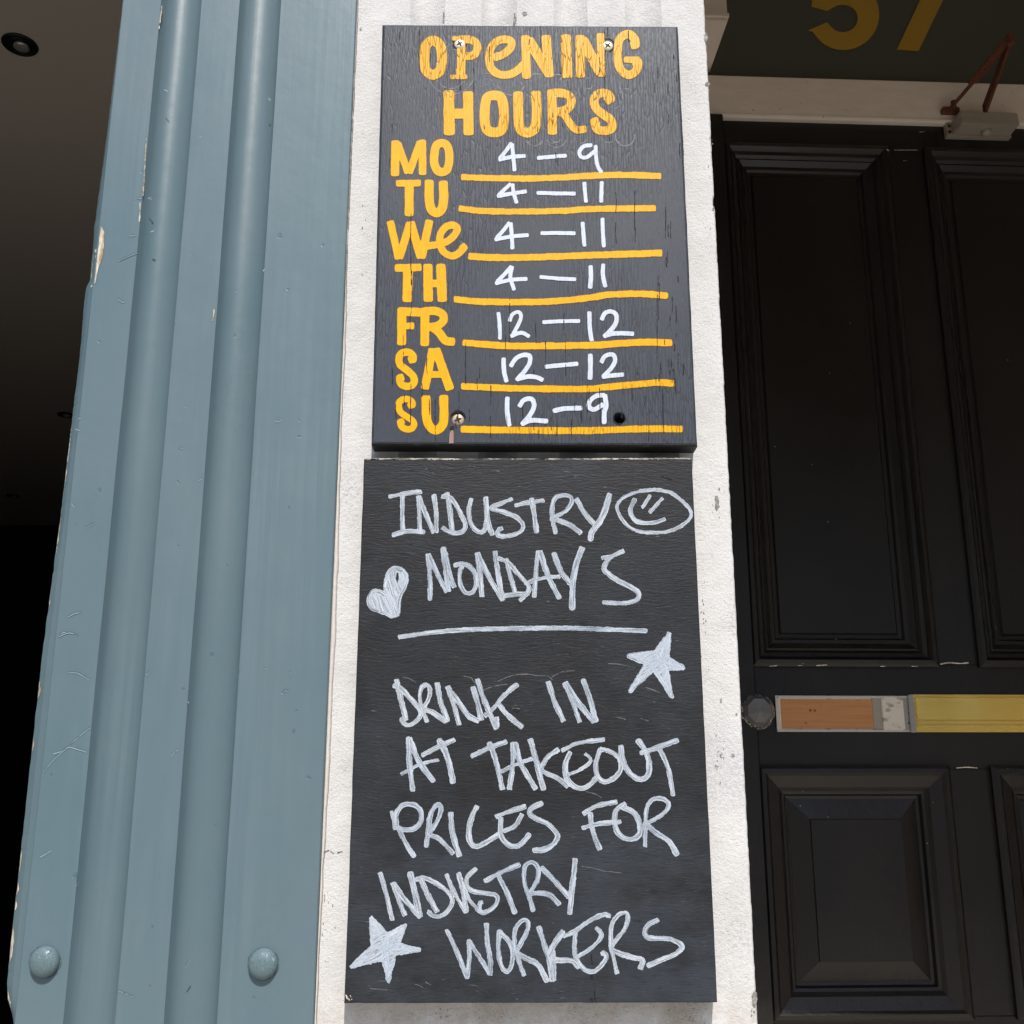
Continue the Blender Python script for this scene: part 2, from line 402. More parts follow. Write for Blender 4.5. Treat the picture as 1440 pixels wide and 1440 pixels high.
def arcpts(cx, cy, r, a0, a1, n=12, e=1): return [(cx + r * math.cos(math.radians(a0 + (a1 - a0) * k / n)), cy + e * r * math.sin(math.radians(a0 + (a1 - a0) * k / n))) for k in range(n + 1)]
LAY = [0]
def field(crop, strokes, polys, cell=1.0, grow=0.0, rough=.35, square=.55, polydir=25, wobble=.04):
    ox, oy, span = CR[crop]; s = 1440 / span
    curves = []
    for st in strokes:
        wd, pts = st[0], st[1]; closed = len(st) > 2 and st[2] == 'c'
        P = [(ox + x / s, oy + y / s) for x, y in pts]; hw = wd / s / 2
        c = smooth_curve(P, closed); curves.append((c, hw, closed))
    allp = np.concatenate([c for c, _, _ in curves] + [np.array([(ox + x / s, oy + y / s) for x, y in p]) for p in polys])
    mh = max([h for _, h, _ in curves] + [1]) + grow + 3
    x0, y0 = allp.min(0) - mh; x1, y1 = allp.max(0) + mh
    nx = int((x1 - x0) / cell) + 2; ny = int((y1 - y0) / cell) + 2
    X, Yp = np.meshgrid(x0 + np.arange(nx) * cell, y0 + np.arange(ny) * cell)
    G = np.stack([X.ravel(), Yp.ravel()], 1)
    best = np.full(len(G), 1e9); U = np.zeros(len(G)); V = np.zeros(len(G)); acc = random.random() * 3
    GA, bA, UA, VA = G, best, U, V
    for (c, hw, closed) in curves:
        mg = hw + grow + 4
        sel = np.nonzero((GA[:, 0] > c[:, 0].min() - mg) & (GA[:, 0] < c[:, 0].max() + mg) & (GA[:, 1] > c[:, 1].min() - mg) & (GA[:, 1] < c[:, 1].max() + mg))[0]
        G = GA[sel]; best = bA[sel]; U = UA[sel]; V = VA[sel]
        seglen = np.hypot(*(c[1:] - c[:-1]).T); L = seglen.sum(); cum = np.concatenate([[0], np.cumsum(seglen)])
        a = c[:-1]; d = c[1:] - c[:-1]; l2 = np.maximum((d ** 2).sum(1), 1e-9)
        rel = G[:, None, :] - a[None]; t = np.clip((rel * d[None]).sum(2) / l2, 0, 1)
        if not closed:
            trim = min(hw * .95, L * .45)
            tl = cum[:-1][None] + t * seglen[None]; tl = np.clip(tl, trim, L - trim)
            t = np.clip((tl - cum[:-1][None]) / np.maximum(seglen[None], 1e-9), 0, 1)
            lo = cum[1:] < trim; hi = cum[:-1] > L - trim
        q = rel - t[..., None] * d[None]; dist = np.hypot(q[..., 0], q[..., 1])
        if not closed: dist[:, lo | hi] = 1e9
        k = dist.argmin(1); ar = np.arange(len(G)); dd = dist[ar, k]
        sgn = np.sign(d[k, 0] * q[ar, k, 1] - d[k, 1] * q[ar, k, 0])
        u = cum[k] + t[ar, k] * seglen[k]
        wv = 1 + wobble * 2 * vnoise(u * .07 + hw * 17 + c[0, 0], c[0, 1] + u * 0)
        sd = dd - hw * wv
        if not closed and square > 0:
            for e in (0, 1):
                end = c[0] if e == 0 else c[-1]; j = min(len(c) - 1, max(1, int(len(c) * .15)))
                dr = (c[0] - c[j]) if e == 0 else (c[-1] - c[-1 - j]); dr = dr / (np.hypot(*dr) + 1e-9)
                cc = end - dr * min(hw, L * .5); r2 = G - cc; aa = np.abs(r2 @ dr); bb = np.abs(r2 @ np.array([-dr[1], dr[0]]))
                rr = hw * (1 - square); qa = np.maximum(aa - (hw - rr), 0); qb = np.maximum(bb - (hw - rr), 0)
                sd = np.minimum(sd, np.hypot(qa, qb) - rr + np.minimum(np.maximum(aa, bb) - (hw - rr), 0) * .5)
        bt = sd < best
        best = np.where(bt, sd, best); U = np.where(bt, (u + acc) , U); V = np.where(bt, sgn * dd / hw, V)
        acc += L + 7.3
        bA[sel] = best; UA[sel] = U; VA[sel] = V
    G, best, U, V = GA, bA, UA, VA
    for p in polys:
        P = np.array([(ox + x / s, oy + y / s) for x, y in p]); n = len(P)
        A = P; B = np.roll(P, -1, 0); d = B - A; l2 = (d ** 2).sum(1)
        rel = G[:, None] - A[None]; t = np.clip((rel * d[None]).sum(2) / l2, 0, 1); q = rel - t[..., None] * d[None]
        dist = np.hypot(q[..., 0], q[..., 1]).min(1)
        c1 = (A[None, :, 1] > G[:, None, 1]) != (B[None, :, 1] > G[:, None, 1])
        xc = A[None, :, 0] + (G[:, None, 1] - A[None, :, 1]) * d[None, :, 0] / np.where(d[None, :, 1] == 0, 1e-9, d[None, :, 1])
        ins = ((c1 & (G[:, None, 0] < xc)).sum(1) % 2) == 1
        sd = np.where(ins, -dist, dist); bt = sd < best
        a = math.radians(polydir + 40 * (vnoise(G[:, 0] * .06, G[:, 1] * .06)).mean())
        un = G[:, 0] * math.cos(a) + G[:, 1] * math.sin(a); vn = -G[:, 0] * math.sin(a) + G[:, 1] * math.cos(a)
        best = np.where(bt, sd, best); U = np.where(bt, un, U); V = np.where(bt, vn * .30 + .8 * vnoise(un * .10, vn * .10), V)
    best = best - grow + rough * vnoise(G[:, 0] * .55 + 11, G[:, 1] * .55) + rough * 1.1 * vnoise(G[:, 0] * .17, G[:, 1] * .17 + 5)
    sd = best.reshape(ny, nx); U = U.reshape(ny, nx); V = V.reshape(ny, nx)
    verts, uvs, faces, idx = [], [], [], {}
    def gv(j, i):
        k = (j, i)
        if k not in idx: idx[k] = len(verts); verts.append((x0 + i * cell, y0 + j * cell)); uvs.append((U[j, i], V[j, i]))
        return idx[k]
    def ev(a, b):
        k = (a, b) if a < b else (b, a)
        k2 = ('e',) + k
        if k2 not in idx:
            (ja, ia), (jb, ib) = k; sa, sb = sd[ja, ia], sd[jb, ib]; t = sa / (sa - sb)
            idx[k2] = len(verts); verts.append((x0 + (ia + (ib - ia) * t) * cell, y0 + (ja + (jb - ja) * t) * cell))
            src = k[0] if sa < 0 else k[1]
            uvs.append((U[src], math.copysign(1.0, V[src]) if not polys else V[src]))
        return idx[k2]
    inside = sd < 0
    any_ = inside[:-1, :-1] | inside[1:, :-1] | inside[:-1, 1:] | inside[1:, 1:]
    for j, i in np.argwhere(any_).tolist():
        cs = [(j, i), (j + 1, i), (j + 1, i + 1), (j, i + 1)]; poly = []
        for q in range(4):
            a, b = cs[q], cs[(q + 1) % 4]
            if inside[a]: poly.append(gv(*a))
            if inside[a] != inside[b]: poly.append(ev(a, b))
        if len(poly) > 2: faces.append(poly)
    return verts, uvs, faces

# ================================================================== THE GROUND AND THE BUILDING'S SHELL
gz = 0.0
PX = at(1028.2, 720).x                 # right edge of the white pilaster
BXL = at(98.5, 720).x; BXR = at(471.8, 720).x
DY = 1.12                              # depth of the door recess
HEAD = EYE + 0.955                     # underside of the fascia
box('road', (-60, -11, -.5), (60, -3.6, -.12), 'asphalt', kind='structure')
box('pavement', (-60, -3.45, -.4), (60, -.0, 0.0), 'paving', kind='structure')
box('kerb', (-60, -3.6, -.45), (60, -3.45, 0.004), 'stone', kind='structure')
box('fascia', (-6, -.004, HEAD), (BXL - .002, .012, EYE + 2.6), 'blue_gloss_paint', kind='structure')
box('fascia', (PX + .003, -.004, HEAD), (6, .012, EYE + 2.6), 'cream_paint_shade', kind='structure')
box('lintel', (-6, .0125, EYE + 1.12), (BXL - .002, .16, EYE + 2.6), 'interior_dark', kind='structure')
box('lintel', (PX + .003, .0125, EYE + 1.12), (6, .16, EYE + 2.6), 'cream_paint_shade', kind='structure')
# the houses over the road, which close the street and show in the gloss paint
ob = empty('terrace_house', (0, -13, 0), 'rendered terrace house across the street behind the viewer', 'building')
box('wall', (-16, -1, 0), (16, 0, 7.2), 'cream_paint_shade', ob)
bm = bmesh.new()
for (y, z) in ((0,0),): pass
v = [bm.verts.new(p) for p in ((-16.2, .15, 7.2), (16.2, .15, 7.2), (16.2, -3, 8.6), (-16.2, -3, 8.6), (-16.2, .15, 7.05), (16.2, .15, 7.05), (16.2, -3, 8.4), (-16.2, -3, 8.4))]
for q in ((0, 1, 2, 3), (4, 5, 6, 7), (0, 1, 5, 4), (2, 3, 7, 6), (0, 3, 7, 4), (1, 2, 6, 5)): bm.faces.new([v[i] for i in q])
from_bm('roof', bm, 'asphalt', ob)
for fl in (0, 1):
    for k in range(7):
        x = -13.8 + k * 4.4
        f_ = box('window', (x, .003, 1.2 + fl * 3.1), (x + 1.1, .06, 2.8 + fl * 3.1), 'cream_paint_shade', ob, .01)
        box('pane', (x + .08, .061, 1.28 + fl * 3.1), (x + 1.02, .07, 2.72 + fl * 3.1), 'window_glass', f_)
box('far_pavement', (-60, -13, -.3), (60, -11, 0.0), 'paving', kind='structure')
# room on the left
CZ = EYE + 1.90
BACK = atz(50, 738, CZ).y
box('ceiling', (-7, .161, CZ), (PX - .26, BACK + .1, CZ + .1), 'ceiling_paint', kind='structure')
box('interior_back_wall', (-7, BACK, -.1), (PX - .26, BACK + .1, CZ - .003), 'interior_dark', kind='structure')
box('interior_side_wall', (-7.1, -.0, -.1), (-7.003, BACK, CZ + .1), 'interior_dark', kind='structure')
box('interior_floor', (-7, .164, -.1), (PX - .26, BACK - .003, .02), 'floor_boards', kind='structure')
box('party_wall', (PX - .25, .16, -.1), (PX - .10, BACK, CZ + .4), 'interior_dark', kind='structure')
box('stall_riser', (-2.598, .02, 0), (BXL - .03, .16, .55), 'blue_gloss_paint', kind='structure')

# ---- downlights
def downlight(px, py, label):
    p = atz(px, py, CZ); e = empty('ceiling_downlight', p, label, 'downlight', group='downlights in the shop ceiling')
    lathe('trim_ring', [(.046, 0.001), (.0465, -.003), (.044, -.006), (.036, -.006), (.031, -.001)], 'light_black', e, axis='Z')
    lathe('reflector', [(.030, -.001), (.029, -.0025), (.019, -.003)], 'light_black', e, axis='Z')
    lathe('lamp', [(.020, -.0035), (.021, -.008), (.015, -.011), (.004, -.0125)], 'lamp_metal', e, axis='Z', loc=(.004, .003, 0), seg=24)
    return e
downlight(28, 62, 'large black recessed downlight in the brown ceiling, the nearest one at upper left')
downlight(93, 583, 'black downlight in the ceiling, partly hidden by the edge of the blue pilaster')
downlight(18, 697, 'small farthest black downlight in the ceiling, just above the dark back wall')

# ================================================================== WHITE PILASTER
wp = empty('white_pilaster', ((BXR + PX) / 2, 0, 0), 'white rough plastered pilaster with shallow flutes behind the two black signs', 'pilaster')
OFFW = Vector(wp.location)
crackpx = [(504.5, -60), (503, 30), (500, 90), (493, 253), (489, 340), (487, 415), (485.6, 496), (482, 550), (478.5, 662), (476, 767), (471, 911), (469, 938), (462, 1100), (455.6, 1209), (449.5, 1328), (446, 1425), (442, 1520)]
cz = [(at(x, y).z, at(x, y).x) for x, y in crackpx]; cz.sort()
def crack_x(z): return float(np.interp(z, [a for a, _ in cz], [b for _, b in cz])) + .0009 * noise.noise((z * 38, 3.1, 0)) + .0005 * noise.noise((z * 130, 7.1, 0))
def vx(px, py=15): return at(px, py).x
flutes = [(vx(577), vx(626)), (vx(677), vx(727)), (vx(779), vx(826)), (vx(879), vx(930))]
def fl_y(x):
    for a, b in flutes:
        if a < x < b:
            t = (x - a) / (b - a) * 2 - 1
            s_ = (x - a) / (b - a); return .0125 * (1 - (1 - min(1, s_ / .45)) ** 2) * (1 - s_ ** 2.8)
    return 0
xs = sorted(set([BXR + .012 + i * .004 for i in range(int((PX - BXR - .02) / .004))] + [q for a, b in flutes for q in [a - .0001, b + .0001] + [a + (b - a) * k / 16 for k in range(17)]]))
xs = [x for x in xs if BXR + .010 < x < PX - .006]
zs = list(np.arange(.0, EYE - .45, .05)) + list(np.arange(EYE - .45, EYE + 1.0, .0045)) + list(np.arange(EYE + 1.02, EYE + 2.01, .05))
vs, fs = [], []
def edge_r(z):
    n1 = noise.noise((z * 60, 1.3, 0)); n2 = noise.noise((z * 240, 4.3, 0)); n3 = noise.noise((z * 16, 8.3, 0))
    c = max(0, noise.noise((z * 34, 8.3, 0)) - .42) * .016
    return PX + .0004 * n1 + .0006 * n2 - c * .9
for z in zs:
    xr = edge_r(z); row = []
    xl = crack_x(z) + .00045
    row.append((xl, .006, z)); row.append((xl, .0002, z))
    for x in xs: row.append((x, fl_y(x) + .00035 * noise.noise((x * 90, z * 90, 0)), z))
    row += [(xr - .005, .0002, z), (xr - .0016, .0006, z), (xr, .003, z), (xr + .0004, .02, z), (xr, .2, z), (xr, DY + .15, z)]
    nc = len(row); vs += row
for r in range(len(zs) - 1):
    for c in range(nc - 1):
        a = r * nc + c; fs.append((a, a + 1, a + nc + 1, a + nc))
mesh('pilaster_face', vs, fs, 'white_textured_plaster', wp, OFFW)
# caulk bead between blue wood and plaster, with the crack left open
vs, fs = [], []
for i, z in enumerate(zs):
    c = crack_x(z) - .00045; vs += [(BXR + .0004, .004, z), (BXR + .0006, -.0002, z), ((BXR + c) / 2, -.0011, z), (c - .0003, -.0003, z), (c, .006, z)]
for r in range(len(zs) - 1):
    for c in range(4): a = r * 5 + c; fs.append((a, a + 1, a + 6, a + 5))
mesh('caulk_bead', vs, fs, 'caulk', wp, OFFW, smooth=True)
box('crack_backing', tuple(Vector((BXR - .006, .0062, 0)) - OFFW), tuple(Vector((BXR + .02, .0105, EYE + 2.0)) - OFFW), 'dark_gap', wp)
# knocks and scars in the plaster (broken patches, slightly proud ragged scars)
def scar(px, py, w_, h_, Y=0.0, lift=.0006):
    n = 9; P = []
    for k in range(n):
        a = 2 * math.pi * k / n; r = .75 + .4 * random.random(); P.append((px + w_ / 2 * r * math.cos(a), py + h_ / 2 * r * math.sin(a)))
    glyph('plaster_scar', '_', [], Y, 'plaster_scar', wp, OFFW, polys=[P], rough=1.2, lift=lift, cell=.8)
for a in [(993, 52, 5, 13), (995, 118, 9, 5), (1003, 292, 3, 7), (1008, 708, 6, 24), (1061, 1405, 8, 22), (738, 19, 6, 6), (724, 26, 4, 14), (624, 22, 2.4, 14),
          (1031, 1062, 5, 4), (1014, 985, 3, 6), (1036, 1004, 2.5, 2.5), (456, 1262, 1.4, 12), (507, 40, 3, 5)]:
    scar(*a)
for (px, py, w_, h_, n_) in [(1008, 712, 7, 24, 22), (1011, 1068, 9, 40, 30), (989, 860, 5, 60, 14), (975, 1424, 26, 16, 44), (620, 1427, 44, 12, 30), (850, 1420, 90, 12, 26), (462, 1300, 12, 90, 14), (1060, 1420, 8, 30, 10), (1000, 200, 6, 120, 16), (515, 300, 12, 200, 18), (690, 1427, 40, 10, 18), (492, 820, 10, 200, 16)]:
    sp = []
    for k in range(n_):
        x = random.gauss(px, w_ * .4); y = random.gauss(py, h_ * .4)
        if y > 1412 or x > 985 or x < 500 + (y < 640) * 15 - (y > 640) * 14: sp.append((random.uniform(.6, 1.15), [(x, y), (x + random.uniform(-1, 1), y + random.uniform(.6, 3))]))
    if sp: glyph('plaster_speckle', '_', sp, 0, random.choice(['plaster_scar', 'speckle_dark']), wp, OFFW, rough=.8, lift=.0006, cell=.5, square=0)['kind'] = 'stuff'
glyph('plaster_crack', '_', [(.7, [(455, 1199), (463, 1196), (470, 1200), (482, 1197)])], 0, 'dark_gap', wp, OFFW, rough=.5, lift=.0006, cell=.6)

# ================================================================== BLUE PILASTER
bp = empty('blue_pilaster', ((BXL + BXR) / 2, 0, 0), 'blue-grey painted wooden pilaster with two vertical flutes and two bolt heads', 'pilaster')
OFFB = Vector(bp.location)
g1 = (at(159.6, 720).x, at(224.8, 720).x); g2 = (at(285.2, 720).x, at(351.5, 720).x)
BY = -.004
prof = [(BXR + .0003, .10), (BXR, BY + .002), (BXR - .001, BY)]
def flute(a, b):
    out = []; n = 22
    for k in range(n + 1):
        t = 1 - 2 * k / n     # right to left
        out.append((a + (b - a) * (t + 1) / 2, BY + .023 * math.sqrt(max(0, 1 - abs(t) ** 2.1))))
    return out
prof += [(g2[1] + .0006, BY)] + flute(*g2) + [(g2[0] - .0006, BY), (g1[1] + .0006, BY)] + flute(*g1) + [(g1[0] - .0006, BY), (BXL + .0008, BY), (BXL, BY + .001), (BXL + .0002, .10)]
zz = list(np.arange(0, EYE + 2.0, .03)) + [EYE + 2.0]
vs, fs = [], []
for z in zz:
    for i, (x, y) in enumerate(prof): vs.append((x + .0004 * noise.noise((x * 20, z * 9, 0)), y + (.0004 * noise.noise((x * 15, z * 6, 5)) if i not in (0, len(prof) - 1) else 0), z))
n = len(prof)
for r in range(len(zz) - 1):
    for c in range(n - 1): a = r * n + c; fs.append((a, a + n, a + n + 1, a + 1))
o = mesh('fluted_board', vs, fs, 'blue_gloss_paint', bp, OFFB, smooth=True)
try:
    o.data.set_sharp_from_angle(angle=math.radians(28))
except Exception: pass
# outer edge trim: a bevelled strip turning back into the opening
edgepx = [(173.5, -40), (173, 0), (149, 200), (139, 274), (133, 318), (131.5, 340), (129, 365), (127, 394), (121.5, 404), (119, 420), (112, 505), (105, 560), (86, 720), (59.6, 920), (40, 1100), (25, 1240), (16, 1320), (10, 1385), (11, 1405), (17, 1424), (19.5, 1440), (14, 1500)]
ez = sorted([(at(x, y, .012).z, at(x, y, .012).x) for x, y in edgepx])
zt = list(np.arange(0, EYE - .35, .05)) + list(np.arange(EYE - .35, EYE + 1.0, .004)) + [EYE + 1.05, EYE + 2.0]
vs, fs = [], []
for z in zt:
    ex = float(np.interp(z, [a for a, _ in ez], [b for _, b in ez])) + .0007 * noise.noise((z * 70, 2, 2)) + .0004 * noise.noise((z * 260, 2, 2))
    ex = min(ex, BXL - .0012)
    vs += [(BXL - .0004, .006, z), (BXL - .0006, -.0005, z), ((BXL + ex) / 2, .004, z), (ex + .0006, .0105, z), (ex, .012, z), (ex + .0004, .10, z), (BXL + .04, .15, z)]
for r in range(len(zt) - 1):
    for c in range(6): a = r * 7 + c; fs.append((a, a + 7, a + 8, a + 1))
mesh('edge_trim', vs, fs, 'blue_gloss_paint', bp, OFFB)
box('crack_backing', tuple(Vector((BXL - .004, .0065, 0)) - OFFB), tuple(Vector((BXL + .001, .0075, EYE + 2.0)) - OFFB), 'dark_gap', bp)
# chipped paint showing bare wood
def trim_y(x, y):
    e = float(np.interp(y, [b for _, b in edgepx], [a for a, _ in edgepx])); c = pxy(Vector((BXL, 0, at(100, y).z)))[0]
    f_ = (c - x) / max(c - e, 1); 
    return BY if f_ < 0 else (-.0010 + .009 * f_ if f_ < .5 else .0035 + .012 * (min(f_, 1) - .5))
chip = lambda P, Y, r=.5: glyph('paint_chip', '_', [], 0, 'bare_wood', bp, OFFB, polys=[P], rough=r, lift=.0007, cell=.7, surf=trim_y)
chip([(142, 318), (147, 326), (146, 345), (144, 362), (138, 378), (134, 398), (128, 404), (127, 396), (130, 372), (136, 362), (139, 345)], .004)
chip([(133, 350), (136, 350), (134, 380), (131, 400), (127, 402), (129, 375)], .010)
def edgeline(y0, y1, wpx, dx=.4):
    e = lambda y: float(np.interp(y, [b for _, b in edgepx], [a for a, _ in edgepx])); L = []; R = []
    n = max(2, int((y1 - y0) / 6))
    for k in range(n + 1):
        y = y0 + (y1 - y0) * k / n; L.append((e(y) + dx, y)); R.append((e(y) + dx + wpx * (.5 + .6 * random.random()) * math.sin(math.pi * (k + .3) / (n + .6)), y))
    chip(L + R[::-1], .0112, .3)
for a in [(600, 700, .9), (705, 790, 1.3), (820, 870, .8), (958, 982, 3), (1040, 1056, 3), (1190, 1230, 2), (1242, 1258, 3), (1268, 1280, 3), (1300, 1355, 4), (1392, 1432, 3.2)]: edgeline(*a)
for (x0, y0, x1, y1) in [(228.5, 8, 224.5, 40), (206.5, 195, 202, 275), (198, 285, 196.5, 312), (301.5, 435, 300, 452)]:
    glyph('paint_chip', '_', [(1.3, [(x0 - .8, y0), ((x0 + x1) / 2 - .5, (y0 + y1) / 2), (x1 - .8, y1)])], BY, 'bare_wood', bp, OFFB, rough=.9, lift=.0005, cell=.5)
# scratches and dents (a dark line with a highlight painted along its lower lip)
vsA = [[(167, 366), (180, 360), (193, 355)], [(180, 331), (190, 330)], [(189, 279), (199, 278)], [(61, 1085), (75, 1068), (95, 1050), (112, 1034), (127, 1022)],
       [(75, 1059), (85, 1056), (97, 1050), (110, 1053), (122, 1057)], [(95, 1050), (88, 1056), (78, 1064)], [(57, 1204), (66, 1199), (72, 1195)], [(95, 1158), (96, 1158)],
       [(240, 1062), (250, 1053)], [(83, 894), (98, 889), (110, 893)], [(95, 867), (105, 862), (115, 860)], [(84, 892), (90, 888), (96, 890)], [(121, 741), (132, 735)], [(95, 945), (110, 946), (125, 955)],
       [(166, 1392), (176, 1396), (187, 1401)], [(260, 1360), (266, 1348)], [(166, 420), (173, 424), (174, 421)], [(208, 278), (213, 277), (211, 280)], [(212, 325), (217, 323)], [(231, 125), (236, 127)],
       [(396, 975), (400, 970), (405, 972)], [(408, 942), (408, 946)], [(387, 590), (391, 592), (396, 589)], [(370, 380), (373, 376)], [(378, 137), (380, 140)], [(110, 588), (114, 586)], [(106, 602), (112, 604)],
       [(101, 707), (104, 712)], [(206, 948), (209, 944)], [(263, 985), (266, 988)], [(102, 1234), (107, 1228), (108, 1245)], [(371, 940), (376, 938)], [(280, 675), (284, 672)], [(252, 628), (256, 630)]]
def marks(name, L, Y, mat, parent, off, wd, dy=0, lift=.0006, rough=.5):
    o = glyph(name, '_', [(wd * (.7 + .6 * random.random()), [(x, y + dy) for x, y in p]) for p in L], Y, mat, parent, off, rough=rough, lift=lift, cell=.5, square=0)
    return o
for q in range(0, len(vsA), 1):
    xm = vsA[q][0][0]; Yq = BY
    a = marks('scratch', [vsA[q]], Yq, 'scratch_dark', bp, OFFB, 1.3); marks('scratch_highlight', [vsA[q]], Yq, 'highlight_paint', a, OFFB, .9, 1.1, .00055)
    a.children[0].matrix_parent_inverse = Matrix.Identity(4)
# scratch_highlight sits in the same frame as its parent scratch
# domed bolts
def bolt(px, py, label):
    p = at(px, py, BY); r = .0146
    pr = [(r * 1.0, .0)] + [(r * math.cos(a), -r * .66 * math.sin(a) ** .85 - .0012) for a in np.linspace(0, math.pi / 2 - .04, 12)]
    o = lathe('bolt_head', pr, 'bolt_paint', bp, tuple(p - OFFB), seg=48)
    o['label'] = label
    return o
for bx, by in ((63.5, 1353), (370.5, 1356)): glyph('dirt_ring', '_', [(2.2, arcpts(bx, by, 21.5, 0, 350, 30))], BY, 'bolt_dirt', bp, OFFB, cell=.6, lift=.00015, rough=1.8, square=0)
bolt(63.5, 1352, 'left domed bolt head'); bolt(370.5, 1355, 'right domed bolt head with cracked paint')

# ================================================================== THE TWO BOARDS
def slab(name, cpx, Yf, Yb, mat, parent, off, bev=.0018, holes=()):
    TL, TR, BR, BL = [at(x, y, Yf) for x, y in cpx]; nx, nz = 26, 34
    P = lambda u, v: (TL * (1 - u) + TR * u) * (1 - v) + (BL * (1 - u) + BR * u) * v
    cen = P(.5, .5)
    bm = bmesh.new(); W = (TR - TL).length; H = (TL - BL).length
    us = [bev / W] + [k / nx for k in range(1, nx)] + [1 - bev / W]; vv = [bev / H] + [k / nz for k in range(1, nz)] + [1 - bev / H]
    grid = [[bm.verts.new(P(u, v)) for u in us] for v in vv]
    for j in range(nz):
        for i in range(nx): bm.faces.new([grid[j][i], grid[j + 1][i], grid[j + 1][i + 1], grid[j][i + 1]])
    loop = [(0, i) for i in range(nx)] + [(j, nx) for j in range(nz)] + [(nz, i) for i in range(nx, 0, -1)] + [(j, 0) for j in range(nz, 0, -1)]
    lv = [grid[j][i] for j, i in loop]
    def ring(k, y):
        out = []
        for (j, i), v in zip(loop, lv):
            d = Vector((0, 0, 0))
            if i == 0: d.x -= 1
            if i == nx: d.x += 1
            if j == 0: d.z += 1
            if j == nz: d.z -= 1
            jit = .0005 * noise.noise((v.co.x * 90, v.co.z * 90, k * 3))
            out.append(bm.verts.new((v.co.x + d.x * (bev * k + jit), y, v.co.z + d.z * (bev * k + jit))))
        return out
    prev = lv
    for k, y in ((.6, Yf + bev * .3), (1.0, Yf + bev), (1.0, Yb)):
        r = ring(k, y)
        for q in range(len(r)): bm.faces.new([prev[q], prev[(q + 1) % len(r)], r[(q + 1) % len(r)], r[q]])
        prev = r
    bm.faces.new(prev)
    bmesh.ops.translate(bm, verts=bm.verts, vec=-off)
    bm.faces.ensure_lookup_table()
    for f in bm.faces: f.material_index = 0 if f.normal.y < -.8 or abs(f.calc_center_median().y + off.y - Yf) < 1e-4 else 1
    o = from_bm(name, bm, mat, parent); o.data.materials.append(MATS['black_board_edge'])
    for (hx, hy, hr, dep) in holes:
        c = at(hx, hy, Yf) - off
        cut = lathe('cutter', [(hr, -.01), (hr, .001), (hr * .75, dep * .6), (hr * .72, dep)], mat, parent, tuple(c), seg=28, smooth=False)
        md = o.modifiers.new('cut', 'BOOLEAN'); md.operation = 'DIFFERENCE'; md.object = cut; md.solver = 'EXACT'
        bpy.context.view_layer.update()
        dg = bpy.context.evaluated_depsgraph_get(); me = bpy.data.meshes.new_from_object(o.evaluated_get(dg))
        o.modifiers.clear(); o.data = me
        bpy.data.objects.remove(cut)
    return o
Y1, Y2 = -.028, -.021
c1 = at(750, 330, Y1); b1 = empty('opening_hours_sign', (c1.x, 0, at(750, 626, Y1).z), 'upper black wooden board with yellow OPENING HOURS lettering and handwritten times', 'sign')
O1 = Vector(b1.location)
slab('board', [(537.5, 33.5), (953.5, 36), (981, 627), (522, 625)], Y1, -.0012, 'weathered_black_paint', b1, O1, bev=.003,
     holes=[(871, 588, .0066, .02), (644, 587.5, .0086, .006)])
c2 = at(745, 1000, Y2); b2 = empty('chalkboard_sign', (c2.x, 0, at(745, 1410, Y2).z), 'lower black board with handwritten chalk text about Industry Mondays', 'sign')
O2 = Vector(b2.location)
slab('board', [(512, 645), (973, 644.5), (1009, 1410), (484, 1411)], Y2, -.0012, 'black_chalkboard_paint', b2, O2, bev=.0012)

def yel(nm, crop, strokes, **k):
    o = glyph(nm, crop, strokes, Y1, 'yellow_sign_paint', b1, O1, lift=.00030, **k)
    glyph('paint_outline', crop, strokes, Y1, 'yellow_paint_edge', o, O1, grow=.95, lift=.00009, rough=.9, cell=1.2)
# OPENING
yel('letter', 'A', [(76, [(492, 205), (440, 240), (427, 310), (427, 380), (440, 440), (492, 472), (545, 440), (560, 380), (562, 310), (545, 240)], 'c')])
yel('letter', 'A', [(62, [(712, 195), (712, 485)]), (34, [(628, 488), (758, 488)]), (46, [(690, 420), (700, 485)]), (34, [(640, 187), (720, 190)]), (62, [(690, 197), (770, 197), (818, 215), (838, 260), (822, 305), (785, 325), (725, 322)])])
yel('letter', 'A', [(60, [(960, 345), (1045, 308), (1100, 255), (1098, 208), (1040, 196), (980, 218), (938, 280), (930, 350), (946, 420), (1000, 465), (1070, 472), (1140, 445), (1215, 380)])])
yel('letter', 'A', [(66, [(1212, 165), (1222, 502)]), (78, [(1230, 190), (1398, 465)]), (72, [(1372, 162), (1398, 490)])])
yel('letter', 'B', [(78, [(308, 158), (320, 497)])])
yel('letter', 'B', [(70, [(420, 162), (422, 495)]), (80, [(435, 190), (580, 462)]), (62, [(580, 148), (588, 486)])])
yel('letter', 'B', [(64, [(852, 268), (848, 205), (815, 162), (775, 158), (728, 195), (712, 290), (718, 385), (750, 448), (805, 472), (855, 440), (872, 385), (866, 345)]), (48, [(762, 354), (885, 354)])])
